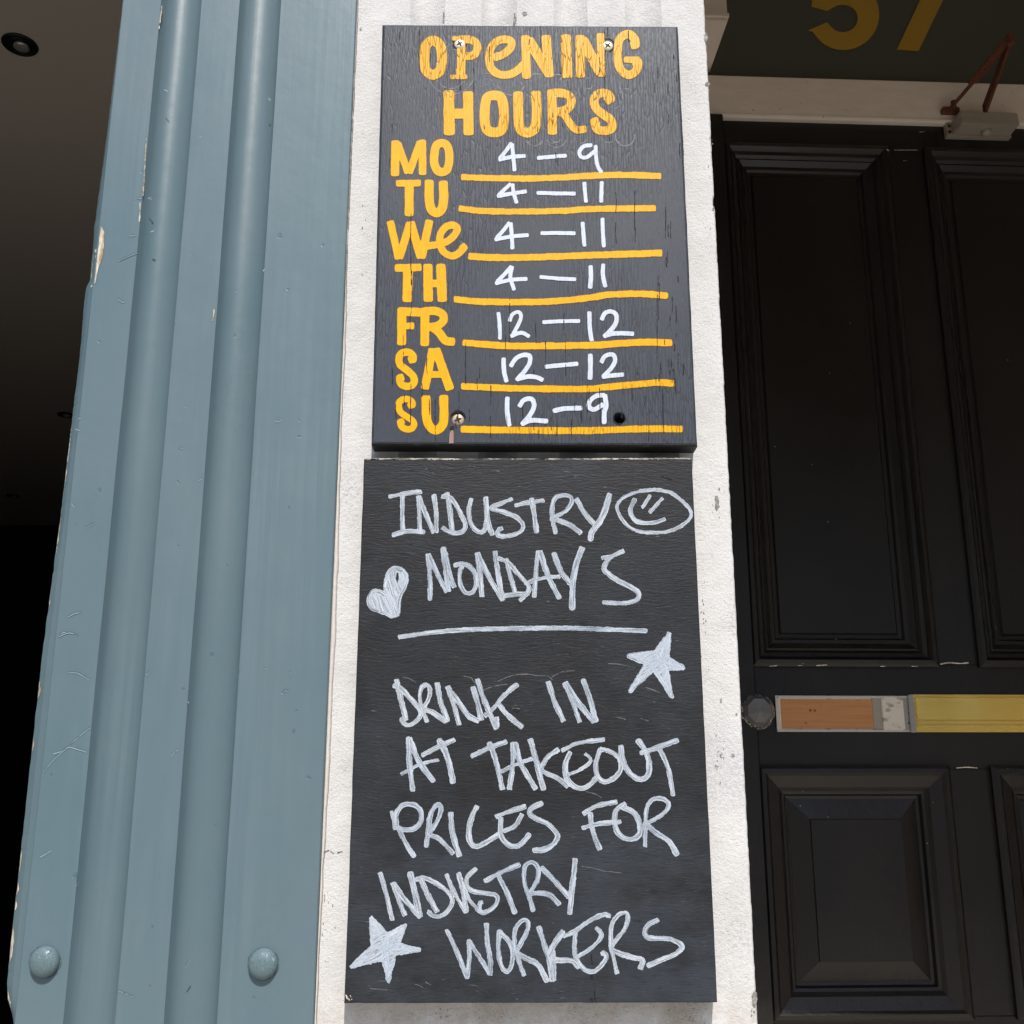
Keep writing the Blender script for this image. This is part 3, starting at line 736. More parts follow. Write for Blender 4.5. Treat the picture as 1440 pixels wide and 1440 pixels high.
# HOURS
yel('letter', 'A', [(84, [(615, 592), (620, 942)]), (78, [(765, 600), (770, 942)]), (78, [(590, 775), (790, 772)])])
yel('letter', 'A', [(76, [(970, 632), (915, 650), (897, 730), (895, 830), (915, 900), (970, 920), (1025, 900), (1043, 830), (1042, 730), (1022, 650)], 'c')])
yel('letter', 'A', [(76, [(1155, 602), (1158, 780), (1168, 880), (1205, 918), (1250, 918), (1288, 880), (1299, 780), (1293, 598)])])
yel('letter', 'B', [(70, [(200, 586), (204, 938)]), (66, [(190, 615), (280, 615), (338, 640), (350, 690), (312, 742), (215, 765)]), (56, [(232, 748), (300, 790), (345, 858), (395, 900), (468, 893)])])
yel('letter', 'B', [(66, [(662, 692), (652, 640), (610, 613), (560, 622), (530, 665), (542, 728), (600, 780), (652, 818), (671, 860), (655, 898), (600, 908), (548, 888), (525, 808)])])
# days
yel('letter', 'A', [(64, [(200, 982), (196, 1260)]), (56, [(215, 1000), (300, 1240)]), (56, [(395, 990), (305, 1240)]), (58, [(409, 978), (412, 1252)])])
yel('letter', 'A', [(64, [(560, 1003), (520, 1022), (504, 1080), (503, 1160), (523, 1212), (560, 1230), (600, 1212), (618, 1150), (618, 1080), (600, 1022)], 'c')])
yel('letter', 'C', [(52, [(205, -12), (397, -14)]), (68, [(307, -20), (307, 243)])])
yel('letter', 'C', [(70, [(463, -40), (464, 120), (480, 190), (520, 218), (558, 192), (575, 120), (572, -32)])])
yel('letter', 'C', [(58, [(158, 280), (226, 578)]), (60, [(228, 575), (315, 292)]), (62, [(318, 285), (398, 572)]), (62, [(402, 572), (466, 272)])])
yel('letter', 'C', [(56, [(425, 480), (520, 465), (605, 438), (662, 388), (680, 340), (650, 314), (600, 324), (556, 370), (545, 440), (570, 515), (630, 552), (690, 535), (750, 468)])])
yel('letter', 'C', [(58, [(195, 648), (403, 642)]), (74, [(298, 650), (292, 913)])])
yel('letter', 'C', [(72, [(452, 615), (456, 910)]), (72, [(553, 616), (565, 910)]), (58, [(440, 768), (575, 768)])])
yel('letter', 'C', [(70, [(250, 958), (248, 1248)]), (66, [(220, 985), (400, 992)]), (52, [(250, 1098), (345, 1098)])])
yel('letter', 'C', [(66, [(430, 955), (428, 1254)]), (62, [(420, 983), (510, 983), (565, 1008), (574, 1055), (530, 1095), (450, 1110)]), (64, [(470, 1095), (540, 1150), (590, 1212), (662, 1222)])])
yel('letter', 'E', [(56, [(338, 168), (335, 112), (300, 86), (250, 92), (228, 128), (237, 182), (290, 225), (335, 268), (347, 310), (325, 343), (280, 350), (240, 328), (230, 258)])])
yel('letter', 'E', [(64, [(490, 55), (428, 374)]), (68, [(512, 55), (627, 380)]), (52, [(450, 258), (590, 258)]), (52, [(470, 80), (530, 80)])])
yel('letter', 'E', [(50, [(332, 520), (330, 474), (295, 450), (250, 457), (226, 490), (238, 548), (290, 588), (335, 620), (344, 650), (322, 680), (285, 684), (246, 660), (234, 606)])], rough=.25, square=.3)
yel('letter', 'E', [(68, [(438, 422), (440, 560), (456, 645), (505, 692), (550, 672), (577, 610), (575, 418)])])
# ruled lines
for wd, P in [(8.6, [(648.5, 249), (690, 250.5), (740, 251), (790, 249.7), (830, 247.2), (880, 246), (929.5, 247.6)]), (8.4, [(645, 293), (682.5, 297), (740, 297.4), (794, 296.5), (830, 294), (922.5, 292.8)]),
              (9.4, [(658.5, 360.5), (700, 362.3), (740, 362), (830, 359), (931, 355.8)]), (9, [(638, 420.5), (673, 424), (740, 424.8), (785, 423.2), (830, 418.6), (857, 414.5), (902, 413.3), (939, 415.8)]),
              (9.3, [(650.5, 481.6), (700, 485.7), (740, 486.6), (830, 485.5), (902, 481.3), (945, 482.3)]), (9, [(648.5, 543.2), (700, 545.4), (740, 546.4), (821, 547), (857, 544), (920, 538.4), (948.5, 539)]),
              (9.2, [(648, 603.6), (700, 604.6), (740, 605), (821, 605.6), (902, 603.2), (960, 603.2)])]:
    yel('ruled_line', '_', [(wd, P)], rough=.7)
# handwritten hours
def wht(nm, crop, *strokes, w_=30): glyph(nm, crop, [(w_, list(s)) if not isinstance(s[0], (int, float)) else s for s in strokes], Y1, 'white_marker', b1, O1, lift=.00042, cell=.8, square=.4)
wht('digit', 'A', [(1105, 1002), (1060, 1065), (1010, 1128)], [(1002, 1135), (1100, 1112), (1215, 1103)], [(1108, 1005), (1118, 1110), (1128, 1222)])
wht('dash', 'B', [(84, 1120), (200, 1110), (316, 1100)])
wht('digit', 'B', [(515, 1020), (450, 1028), (415, 1070), (428, 1112), (475, 1112), (535, 1065)], [(540, 1018), (545, 1120), (558, 1185), (588, 1235)])
wht('digit', 'C', [(1100, -12), (1050, 35), (1000, 82)], [(990, 90), (1100, 68), (1222, 50)], [(1112, -12), (1120, 60), (1145, 145)])
wht('dash', 'D', [(80, 62), (230, 66), (384, 68)])
wht('digit', 'D', [(453, -24), (458, 60), (466, 138)]); wht('digit', 'D', [(588, -28), (586, 60), (583, 138)])
wht('digit', 'C', [(1090, 290), (1040, 355), (985, 415)], [(972, 428), (1100, 402), (1238, 390)], [(1098, 292), (1106, 400), (1112, 502)])
wht('dash', 'D', [(112, 376), (250, 375), (384, 377)])
wht('digit', 'D', [(440, 288), (446, 390), (454, 480)]); wht('digit', 'D', [(594, 256), (597, 370), (605, 486)])
wht('digit', 'C', [(1105, 632), (1050, 695), (988, 755)], [(976, 768), (1100, 740), (1228, 732)], [(1110, 632), (1095, 720), (1126, 822)])
wht('dash', 'D', [(104, 716), (240, 728), (388, 736)])
wht('digit', 'D', [(502, 626), (504, 720), (498, 808)], w_=34); wht('digit', 'D', [(600, 612), (597, 700), (618, 798)], w_=32)
wht('digit', 'C', [(1002, 990), (1012, 1100), (1014, 1205)]); wht('digit', 'C', [(1088, 1065), (1110, 1010), (1160, 990), (1178, 1030), (1150, 1100), (1105, 1185)], [(1095, 1180), (1180, 1152), (1245, 1182)])
wht('dash', 'D', [(126, 1070), (270, 1062), (420, 1060)])
wht('digit', 'D', [(492, 984), (495, 1110), (510, 1218)], w_=34); wht('digit', 'D', [(585, 1055), (612, 1000), (660, 986), (700, 1012), (700, 1070), (660, 1130), (602, 1185)], [(602, 1178), (700, 1156), (840, 1160)], w_=34)
wht('digit', 'E', [(1042, 126), (1046, 230), (1066, 318)], w_=34); wht('digit', 'E', [(1095, 198), (1140, 132), (1200, 106), (1247, 118), (1240, 180), (1192, 248), (1140, 305)], [(1140, 298), (1230, 275), (1300, 280), (1352, 304)], w_=34)
wht('dash', 'F', [(144, 198), (270, 186), (406, 174)], w_=34)
wht('digit', 'F', [(499, 96), (500, 200), (496, 298)], w_=36); wht('digit', 'F', [(582, 168), (615, 115), (675, 104), (692, 150), (660, 212), (596, 278)], [(590, 278), (680, 264), (762, 260)], w_=34)
wht('digit', 'E', [(1072, 430), (1070, 540), (1088, 664)], w_=36); wht('digit', 'E', [(1162, 512), (1200, 458), (1260, 450), (1280, 500), (1250, 570), (1182, 652)], [(1178, 648), (1260, 616), (1388, 622)], w_=36)
wht('dash', 'F', [(208, 544), (300, 524), (438, 520)], w_=36)
wht('digit', 'F', [(615, 420), (550, 424), (496, 465), (490, 510), (530, 530), (602, 488)], [(612, 412), (622, 500), (608, 560), (608, 645)], w_=36)
# ridges of older, painted-over letters
glyph('painted_over_ridges', 'A', [(6, arcpts(635, 440, 185, 20, 165)), (7, arcpts(630, 470, 110, 30, 160)), (6, arcpts(1100, 520, 110, 20, 170)), (6, arcpts(925, 530, 26, 0, 350)), (6, arcpts(650, 370, 95, 200, 330)), (6, arcpts(655, 310, 80, 215, 320)), (5, [(890, 460), (1060, 462), (1440, 468)]), (5, arcpts(1290, 970, 60, 20, 160)), (5, arcpts(1420, 960, 45, 40, 160))],
      Y1, 'ghost_ridge', b1, O1, cell=.6, lift=.00012, rough=.7, square=0)['kind'] = 'stuff'
glyph('painted_over_ridges', 'B', [(6, arcpts(770, 950, 75, -10, 200)), (5, arcpts(235, 960, 78, 10, 170)), (5, arcpts(230, 965, 35, 10, 170)), (5, arcpts(60, 960, 65, 20, 160)), (5, arcpts(425, 960, 45, 20, 160)), (5, arcpts(775, 640, 60, 120, 300)), (5, arcpts(640, 640, 110, -40, 60)), (5, [(0, 470), (250, 470), (500, 500)]), (5, arcpts(640, 940, 60, 60, 150)), (5, arcpts(480, 520, 60, 20, 110))],
      Y1, 'ghost_ridge', b1, O1, cell=.6, lift=.00012, rough=.7, square=0)['kind'] = 'stuff'
# long vertical splits
L = []
for (x, y, ln) in [(866, 270, 30), (893, 268, 55), (866, 312, 30), (894, 320, 20), (936, 285, 50), (926, 380, 70), (924, 410, 100), (767, 480, 40), (795, 470, 60), (578, 540, 60), (612, 560, 60), (717, 410, 70), (577, 440, 25), (567, 470, 45), (578, 300, 100), (579, 380, 60), (753, 455, 28), (793, 440, 30),
                   (645, 545, 30), (644, 575, 12), (783, 590, 22), (655, 480, 60), (711, 470, 30), (600, 598, 24), (932, 560, 50), (826, 540, 40), (843, 545, 50), (804, 590, 28), (912, 598, 22), (690, 585, 30), (758, 600, 20), (590, 40, 60), (850, 40, 90), (760, 36, 30)]:
    L.append([(x, y), (x + random.uniform(-.8, .8), y + ln * .5), (x + random.uniform(-.6, 1.2), y + ln)])
for k in range(90):
    x = random.uniform(545, 965); y = random.choice([random.uniform(36, 230), random.uniform(500, 600)]); ln = random.uniform(6, 26)
    if k % 3 == 0: x = random.uniform(925, 962); y = random.uniform(60, 560)
    L.append([(x, y), (x + random.uniform(-.7, .7), y + ln * .5), (x + random.uniform(-.4, .8), y + ln)])
for k in range(0, len(L), 12):
    glyph('wood_split', '_', [(random.uniform(.6, 1.1), p) for p in L[k:k + 12]], Y1, 'ink_black', b1, O1, cell=.5, lift=.00056, rough=.5, square=0)['kind'] = 'stuff'
# screws
def cross_screw(px, py, r, Yc, m, rot):
    c = at(px, py, Yc) - O1
    s = lathe('screw', [(r, .0012), (r, 0), (r * .93, -.0006), (r * .5, -.0011), (.0001, -.0012)], m, b1, tuple(c), seg=32)
    bm = bmesh.new()
    for k in (0, 1):
        a = rot + k * math.pi / 2; d = Vector((math.cos(a), 0, math.sin(a))); n_ = Vector((-d.z, 0, d.x)); l = r * .66; h = r * .19
        y = -.00135 - k * .00008
        q = [c + d * l * .9 + n_ * h * .5 + Vector((0, y, 0)), c + n_ * h * 1.3 + Vector((0, y, 0)), c - d * l * .9 + n_ * h * .5 + Vector((0, y, 0)), c - d * l * .9 - n_ * h * .5 + Vector((0, y, 0)), c - n_ * h * 1.3 + Vector((0, y, 0)), c + d * l * .9 - n_ * h * .5 + Vector((0, y, 0))]
        V = [bm.verts.new(v) for v in q]; f = bm.faces.new(V)
        r_ = bmesh.ops.extrude_face_region(bm, geom=[f]); bmesh.ops.translate(bm, vec=(0, .0004, 0), verts=[e for e in r_['geom'] if isinstance(e, bmesh.types.BMVert)])
    from_bm('cross_slot', bm, 'screw_slot', s)
cross_screw(646.5, 62, .0064, Y1, 'brass_screw', .5); cross_screw(854.5, 64.5, .0064, Y1, 'brass_screw', .9); cross_screw(644, 590.5, .0069, Y1 + .0032, 'rusty_screw', .35)
glyph('screw_rim_shadow', '_', [(2.0, arcpts(646.5, 61.2, 9.1, 100, 440, 30))], Y1, 'ink_black', b1, O1, cell=.5, lift=.0001, rough=.4, square=0); bpy.data.objects['screw_rim_shadow'].name = 'painted_countersink_shade'  # shade inside each countersink, painted on as a dark ring
glyph('painted_countersink_shade', '_', [(2.0, arcpts(854.5, 63.7, 9.1, 100, 440, 30))], Y1, 'ink_black', b1, O1, cell=.5, lift=.0001, rough=.4, square=0)
glyph('scraped_patch', '_', [], Y1, 'scraped_wood', b1, O1, polys=[[(634, 602), (637, 601), (638, 608), (638, 623.5), (631.5, 623.5), (632, 611)]], cell=.6, lift=.0006, rough=.7)
glyph('scraped_patch', '_', [], Y1, 'ink_black', b1, O1, polys=[[(633, 600), (638, 599), (639, 604), (633, 606)]], cell=.6, lift=.00075, rough=.9)
glyph('hole_rim', '_', [(1.2, arcpts(871, 588, 8.8, 0, 350, 24))], Y1, 'ink_black', b1, O1, cell=.5, lift=.0003, rough=1.4, square=0)

# ---- chalk writing on the lower board
def chk(nm, crop, *st, label=None, polys=(), polydir=25):
    glyph(nm, crop, list(st), Y2, 'chalk_pen', b2, O2, lift=.0002, cell=.8, rough=.85, square=.6, polys=polys, polydir=polydir, label=label, wobble=.16)
# INDUSTRY
chk('letter', 'G', (32, [(255, 216), (380, 190), (515, 172)]), (38, [(364, 195), (366, 475)]), (34, [(285, 512), (400, 482), (540, 488)]))
chk('letter', 'G', (34, [(490, 205), (502, 500)]), (36, [(492, 210), (545, 345), (612, 498)]), (38, [(610, 195), (628, 340), (625, 495)]))
chk('letter', 'G', (38, [(712, 178), (735, 320), (752, 485)]), (35, [(665, 212), (740, 222), (800, 310), (852, 420), (842, 478), (780, 498), (720, 482), (672, 450)]))
chk('letter', 'G', (35, [(902, 222), (882, 320), (898, 420), (950, 482), (1000, 478), (1020, 400)]), (42, [(1012, 212), (1030, 400), (1068, 518)]))
chk('letter', 'G', (34, [(1225, 228), (1130, 265), (1060, 305), (1150, 332), (1250, 372), (1303, 430), (1290, 478), (1220, 512), (1130, 520), (1105, 500), (1128, 448)]))
chk('letter', 'H', (34, [(-92, 282), (0, 262), (142, 240)]), (38, [(38, 222), (62, 350), (82, 495)]))
chk('letter', 'H', (32, [(230, 505), (205, 380), (205, 280), (232, 218), (290, 202), (348, 214), (352, 262), (300, 330), (195, 385)]), (38, [(185, 383), (260, 402), (350, 440), (428, 500)]))
chk('letter', 'H', (36, [(388, 225), (450, 335), (530, 430)]), (42, [(652, 188), (620, 300), (570, 410), (512, 490), (502, 558)]))
chk('smiley_face', 'H', (27, [(1010, 157), (880, 172), (770, 212), (712, 272), (722, 345), (780, 430), (860, 478), (970, 493), (1080, 488), (1190, 450), (1268, 390), (1283, 330), (1230, 262), (1130, 185), (1010, 157)]),
    (34, [(848, 228), (812, 310), (832, 380), (890, 414), (990, 416), (1088, 385)]), (24, [(968, 198), (903, 303)]), (28, [(1065, 222), (957, 338)]), label='hand drawn smiling face in an oval')
# MONDAYS
chk('letter', 'G', (36, [(562, 655), (580, 860), (580, 1022)]), (36, [(568, 660), (640, 820), (712, 960)]), (44, [(682, 605), (702, 780), (722, 955)]), (34, [(700, 640), (728, 780), (768, 920)]))
chk('letter', 'G', (35, [(762, 750), (820, 735), (880, 752), (930, 812), (938, 900), (908, 958), (850, 955), (815, 880), (813, 790), (830, 740)]))
chk('letter', 'G', (38, [(945, 645), (970, 820), (985, 995)]), (38, [(948, 650), (1040, 840), (1150, 1025)]), (38, [(1085, 632), (1110, 820), (1150, 1020)]))
chk('letter', 'G', (38, [(1170, 690), (1210, 850), (1245, 970)]), (36, [(1108, 692), (1190, 730), (1270, 820), (1342, 900), (1345, 955), (1275, 1025)]), (36, [(1155, 985), (1240, 975), (1355, 965)]))
chk('letter', 'H', (38, [(95, 630), (78, 770), (62, 1000)]), (40, [(105, 635), (170, 830), (262, 1010)]), (30, [(-15, 895), (60, 865), (160, 842), (265, 835)]))
chk('letter', 'H', (38, [(212, 648), (268, 790), (345, 892)]), (48, [(440, 605), (388, 740), (362, 900), (358, 1095)]))
chk('letter', 'H', (36, [(765, 632), (670, 678), (615, 740), (615, 790), (700, 860), (800, 910), (872, 960), (862, 1015), (780, 1040), (690, 1042), (590, 1035)]), (26, [(585, 692), (680, 675)]))
chk('heart', 'G', (52, [(318, 1150), (290, 1040), (250, 960), (242, 880), (270, 805), (310, 780), (362, 795), (388, 850), (368, 920), (330, 1000), (322, 1130)]), (50, [(262, 1010), (265, 900), (282, 850), (290, 930), (315, 1010)]),
    (52, [(238, 1000), (190, 965), (142, 960), (114, 1010), (128, 1070), (190, 1098), (300, 1140)]), (60, [(160, 1000), (170, 1050), (240, 1080), (230, 1020), (280, 1060), (280, 1120)]), label='filled hand drawn heart', polydir=70, polys=[[(300, 760), (255, 785), (232, 845), (218, 915), (222, 975), (150, 945), (108, 970), (95, 1020), (110, 1085), (180, 1120), (250, 1140), (300, 1155), (338, 1138), (345, 1060), (345, 1000), (390, 920), (410, 850), (395, 795), (358, 760), (330, 815), (338, 850), (324, 895), (312, 850), (318, 820), (330, 800), (340, 765)]])
glyph('ruled_line', '_', [(6.4, [(560, 896), (608, 889.3), (653.5, 885.8), (698.6, 884.2), (740, 883.5), (794, 883), (848, 884.8), (910, 887.2)])], Y2, 'chalk_pen', b2, O2, lift=.0002, cell=.8, rough=.8)
def star(crop, tips, inner, cen, label):
    st = []; n = len(tips); C_ = np.array(cen, float)
    ins = lambda p, k: tuple(np.array(p) + (C_ - np.array(p)) / (np.hypot(*(C_ - np.array(p))) + 1e-6) * k)
    for i in range(n):
        a, t, b = ins(inner[i - 1], 14), ins(tips[i], 6), ins(inner[i], 14)
        st += [(30, [a, ((a[0] + t[0]) / 2 - 3, (a[1] + t[1]) / 2 + 2), t]), (30, [t, ((b[0] + t[0]) / 2 + 3, (b[1] + t[1]) / 2 - 2), b])]
        m_ = ins(tips[i], 52); st.append((27, [tuple(C_ + np.array((6 * (-1) ** i, 5))), ((C_[0] + m_[0]) / 2 + 5, (C_[1] + m_[1]) / 2 - 4), m_]))
        st.append((34, [ins(inner[i - 1], 20), tuple(C_), ins(inner[(i + 1) % n], 26)]))
    pl = []
    for i in range(n): pl += [tips[i], inner[i]]
    o = glyph('star', crop, [], Y2, 'chalk_pen', b2, O2, lift=.0002, cell=.8, rough=2.0, polys=[pl], polydir=-30, label=label)
    glyph('scribble_stroke', crop, st, Y2, 'chalk_pen', o, O2, lift=.00032, cell=.8, rough=1.3, wobble=.2)
star('J', [(1118, 48), (1236, 330), (1138, 566), (800, 518), (780, 232)], [(1110, 242), (1110, 348), (988, 352), (918, 296), (1010, 190)], (1028, 280), 'filled hand drawn star at the right')
# DRINK IN
chk('letter', 'I', (40, [(318, 412), (345, 540), (395, 740)]), (37, [(290, 462), (350, 485), (430, 570), (498, 650), (500, 710), (450, 760), (390, 770), (350, 715)]))
chk('letter', 'I', (34, [(560, 755), (520, 650), (500, 560), (515, 485), (552, 460), (580, 492), (570, 570), (525, 640)]), (40, [(520, 645), (610, 680), (708, 750)]))
chk('letter', 'I', (40, [(635, 440), (660, 580), (718, 748)]))
chk('letter', 'I', (37, [(712, 470), (760, 600), (808, 775)]), (40, [(715, 475), (800, 590), (880, 700), (965, 745)]), (42, [(912, 470), (950, 600), (980, 740)]))
chk('letter', 'I', (40, [(948, 412), (990, 550), (1050, 690), (1100, 808)]), (38, [(1098, 705), (1104, 790)]), (37, [(1262, 452), (1150, 550), (1085, 632), (1000, 705)]), (40, [(1098, 592), (1180, 690), (1302, 795)]))
chk('letter', 'J', (40, [(170, 432), (220, 590), (294, 748)]))
chk('letter', 'J', (36, [(295, 440), (360, 590), (418, 755)]), (42, [(302, 440), (400, 590), (530, 755)]), (40, [(440, 412), (490, 550), (545, 750)]))
# AT
chk('letter', 'I', (40, [(412, 865), (420, 1060), (446, 1290)]), (42, [(418, 870), (490, 1050), (612, 1218)]), (27, [(352, 1158), (500, 1080), (650, 1043)]))
chk('letter', 'I', (36, [(515, 1010), (640, 945), (775, 885)]), (44, [(645, 880), (710, 1010), (740, 1120), (762, 1230)]))
# TAKEOUT
chk('letter', 'I', (36, [(898, 1020), (1030, 955), (1180, 900)]), (42, [(1038, 905), (1095, 1060), (1145, 1278)]))
chk('letter', 'I', (40, [(1225, 905), (1225, 1060), (1198, 1278)]), (44, [(1238, 908), (1290, 1080), (1408, 1278)]), (30, [(1125, 1142), (1250, 1080), (1378, 1033)]))
chk('letter', 'J', (44, [(30, 878), (75, 1040), (135, 1282)]), (40, [(255, 960), (170, 1020), (112, 1115)]), (40, [(100, 1115), (160, 1150), (250, 1190), (330, 1255)]))
chk('letter', 'J', (34, [(275, 975), (400, 915), (612, 885)]), (40, [(345, 978), (305, 1080), (320, 1190), (380, 1255), (450, 1264), (510, 1225), (550, 1175)]), (28, [(318, 1162), (400, 1130), (480, 1080), (500, 1035), (455, 995)]))
chk('letter', 'J', (38, [(578, 955), (545, 1060), (550, 1160), (600, 1213), (680, 1190), (735, 1120), (720, 1030), (650, 978), (570, 958)]))
chk('letter', 'J', (42, [(735, 928), (748, 1030), (800, 1140), (880, 1196), (945, 1168), (958, 1080), (930, 980), (865, 885)]))
chk('letter', 'J', (38, [(885, 993), (1030, 945), (1185, 888)]), (35, [(1032, 950), (1095, 1080), (1125, 1200), (1142, 1328)]))
# PRICES
chk('letter', 'K', (26, [(390, 225), (418, 370)]), (38, [(428, 345), (430, 240), (480, 180), (560, 175), (615, 220), (620, 300), (570, 360), (500, 372), (425, 352)]), (40, [(445, 360), (500, 470), (570, 582)]))
chk('letter', 'K', (36, [(658, 508), (675, 400), (692, 260), (742, 178), (774, 190), (765, 260), (720, 350), (665, 415)]), (40, [(660, 405), (760, 440), (875, 560)]))
chk('letter', 'K', (44, [(852, 230), (860, 350), (885, 470), (925, 582)]))
chk('letter', 'K', (40, [(1058, 182), (1010, 290), (992, 400), (1012, 480), (1060, 500), (1140, 460), (1228, 405)]))
chk('letter', 'K', (38, [(1200, 272), (1290, 235), (1440, 186)]), (38, [(1245, 270), (1240, 400), (1280, 470), (1340, 500), (1400, 480), (1470, 400)]), (34, [(1258, 385), (1350, 340), (1410, 245)]))
chk('letter', 'L', (40, [(128, 160), (50, 195), (25, 240), (70, 280), (160, 320), (230, 390), (240, 440), (190, 500), (130, 525), (50, 530)]))
# FOR
chk('letter', 'L', (38, [(440, 248), (550, 185), (710, 153)]), (35, [(430, 358), (560, 325), (740, 308)]), (40, [(498, 235), (510, 340), (535, 430), (575, 528)]))
chk('letter', 'L', (40, [(775, 160), (700, 222), (690, 320), (720, 400), (780, 440), (850, 435), (888, 390), (875, 300), (830, 232), (745, 192)]))
chk('letter', 'L', (33, [(924, 508), (930, 330), (940, 200), (985, 135), (1060, 130), (1108, 167), (1090, 220), (1010, 285), (915, 322)]), (42, [(915, 312), (1020, 400), (1110, 460), (1180, 572)]))
# INDUSTRY
chk('letter', 'K', (36, [(300, 700), (345, 850), (398, 1080)]))
chk('letter', 'K', (38, [(400, 780), (440, 900), (498, 1042)]), (42, [(405, 785), (500, 920), (618, 1052)]), (48, [(533, 698), (570, 850), (612, 1052)]))
chk('letter', 'K', (42, [(612, 735), (670, 870), (748, 1015)]), (35, [(575, 758), (640, 745), (760, 800), (850, 880), (860, 950), (800, 1030), (730, 1045), (668, 1005)]))
chk('letter', 'O', (42, [(198, 208), (260, 360), (398, 602)]), (48, [(318, 195), (370, 380), (402, 602)]), (40, [(380, 355), (440, 480), (545, 600)]))
chk('letter', 'O', (44, [(505, 148), (420, 230), (402, 310), (440, 370), (540, 400), (650, 410), (708, 430), (715, 490), (660, 560), (570, 600), (535, 560), (548, 475)]))
chk('letter', 'O', (48, [(582, 285), (760, 190), (948, 112)]), (50, [(718, 215), (800, 370), (898, 612)]))
chk('letter', 'O', (44, [(1078, 592), (1050, 470), (1000, 340), (985, 200), (1002, 122), (1060, 92), (1118, 130), (1125, 250), (1055, 390)]), (52, [(1025, 405), (1180, 405), (1270, 440), (1345, 525)]))
chk('letter', 'P', (72, [(418, 200), (560, 340), (680, 470), (830, 640)]), (76, [(912, 70), (900, 250), (870, 500), (850, 720), (835, 888)]))
star('M', [(582, 350), (952, 420), (1098, 690), (768, 1036), (370, 872)], [(757, 518), (882, 622), (846, 742), (702, 800), (585, 648)], (738, 680), 'filled hand drawn star at the lower left')
# WORKERS
chk('letter', 'O', (44, [(198, 768), (290, 960), (415, 1268)]), (44, [(415, 1255), (432, 1050), (425, 870)]), (44, [(420, 870), (520, 1030), (645, 1232)]), (50, [(605, 705), (615, 900), (645, 1090), (640, 1240)]))
chk('letter', 'O', (48, [(738, 772), (725, 950), (750, 1120), (810, 1198), (860, 1130), (870, 1000), (830, 890), (735, 790)]))
chk('letter', 'O', (44, [(990, 1244), (930, 1080), (892, 920), (896, 775), (960, 685), (1018, 685), (1023, 770), (960, 900), (895, 1010)]), (54, [(895, 1000), (1020, 1070), (1130, 1130), (1225, 1305)]))
chk('letter', 'O', (54, [(1130, 735), (1190, 920), (1250, 1120), (1270, 1300)]), (54, [(1390, 780), (1290, 920), (1225, 1050)]), (42, [(1283, 980), (1290, 1290)]), (52, [(1225, 1050), (1300, 1078), (1440, 1085), (1500, 1110), (1545, 1165)]))
chk('letter', 'N', (46, [(68, 515), (55, 640), (72, 760), (130, 860), (190, 903), (260, 905), (335, 840), (378, 760), (335, 705)]), (46, [(-60, 555), (60, 500), (200, 400), (340, 335), (422, 345)]), (42, [(80, 762), (200, 690), (300, 600), (328, 530), (270, 460)]))
chk('letter', 'N', (44, [(492, 935), (440, 720), (425, 600), (432, 450), (490, 345), (570, 312), (598, 360), (570, 470), (500, 560), (425, 665)]), (56, [(420, 690), (550, 740), (660, 770), (745, 795), (720, 888)]))
chk('letter', 'N', (52, [(910, 378), (800, 440), (767, 510), (800, 562), (900, 575), (1020, 580), (1110, 620), (1142, 670), (1080, 730), (960, 780), (790, 855)]))
# grain marks, dents and the split
sc = []
for P in [[(700, 958), (720, 950), (740, 948), (755, 950), (770, 951), (777, 956)], [(776, 952), (790, 945), (808, 943)], [(680, 970), (695, 965), (714, 962)], [(855, 933), (870, 934), (884, 937), (893, 939)], [(866, 1008), (878, 1011), (880, 1012)], [(905, 966), (915, 969), (928, 974)],
          [(818, 1218), (835, 1221), (850, 1225), (860, 1226), (875, 1228)], [(823, 1113), (838, 1117), (846, 1122)], [(565, 952), (575, 954), (585, 960)], [(652, 951), (662, 953), (667, 959), (680, 968)], [(583, 1384), (590, 1386), (595, 1389)], [(598, 1381), (606, 1385)], [(900, 1010), (912, 1014)], [(520, 1390), (545, 1392)], [(515, 1296), (528, 1297)]]:
    sc.append((1.1, P))
for k in range(34):
    x = random.uniform(510, 985); y = random.choice([random.uniform(655, 700), random.uniform(655, 1400), random.uniform(1360, 1405)]); ln = random.uniform(3, 14); s_ = random.uniform(-.12, .22)
    if y < 700 and x > 960: x -= 30
    sc.append((random.uniform(.5, .9), [(x, y), (x + ln * .5, y + ln * s_ * .3), (x + ln, y + ln * s_)]))
for k in range(0, len(sc), 12): glyph('grain_scratch', '_', sc[k:k + 12], Y2, 'grain_light', b2, O2, cell=.5, lift=.00012, rough=.6, square=0)['kind'] = 'stuff'
glyph('board_split', '_', [(1.6, [(831, 1342), (832, 1350), (833, 1356)]), (2.4, [(832, 1370), (833, 1378)]), (1.8, [(835, 1378), (837, 1388), (836, 1398), (838, 1409)]), (3, [(830, 1404), (834, 1409)]), (1.3, [(599, 865), (598, 872)]), (1.2, [(775, 900), (777, 912)]), (1.3, [(661, 895), (663, 906)]), (1.4, [(930, 670), (945, 674), (942, 673)])],
      Y2, 'ink_black', b2, O2, cell=.5, lift=.00032, rough=1, square=0)
glyph('knot', '_', [], Y2, 'ink_black', b2, O2, polys=[[(721, 997), (728, 994), (732, 998), (728, 1002), (722, 1000)]], cell=.5, lift=.0003, rough=1.2)
glyph('knot_edge', '_', [(1.2, [(719, 996), (726, 996), (731, 997)]), (1.0, [(722, 992), (728, 992)])], Y2, 'grain_light', b2, O2, cell=.5, lift=.00036, rough=.8)
wear = []
for k in range(26):
    x = 514 + random.random() * 452; wear.append((random.uniform(.8, 1.6), [(x, 645.6), (x + random.uniform(5, 20), 645.9)]))
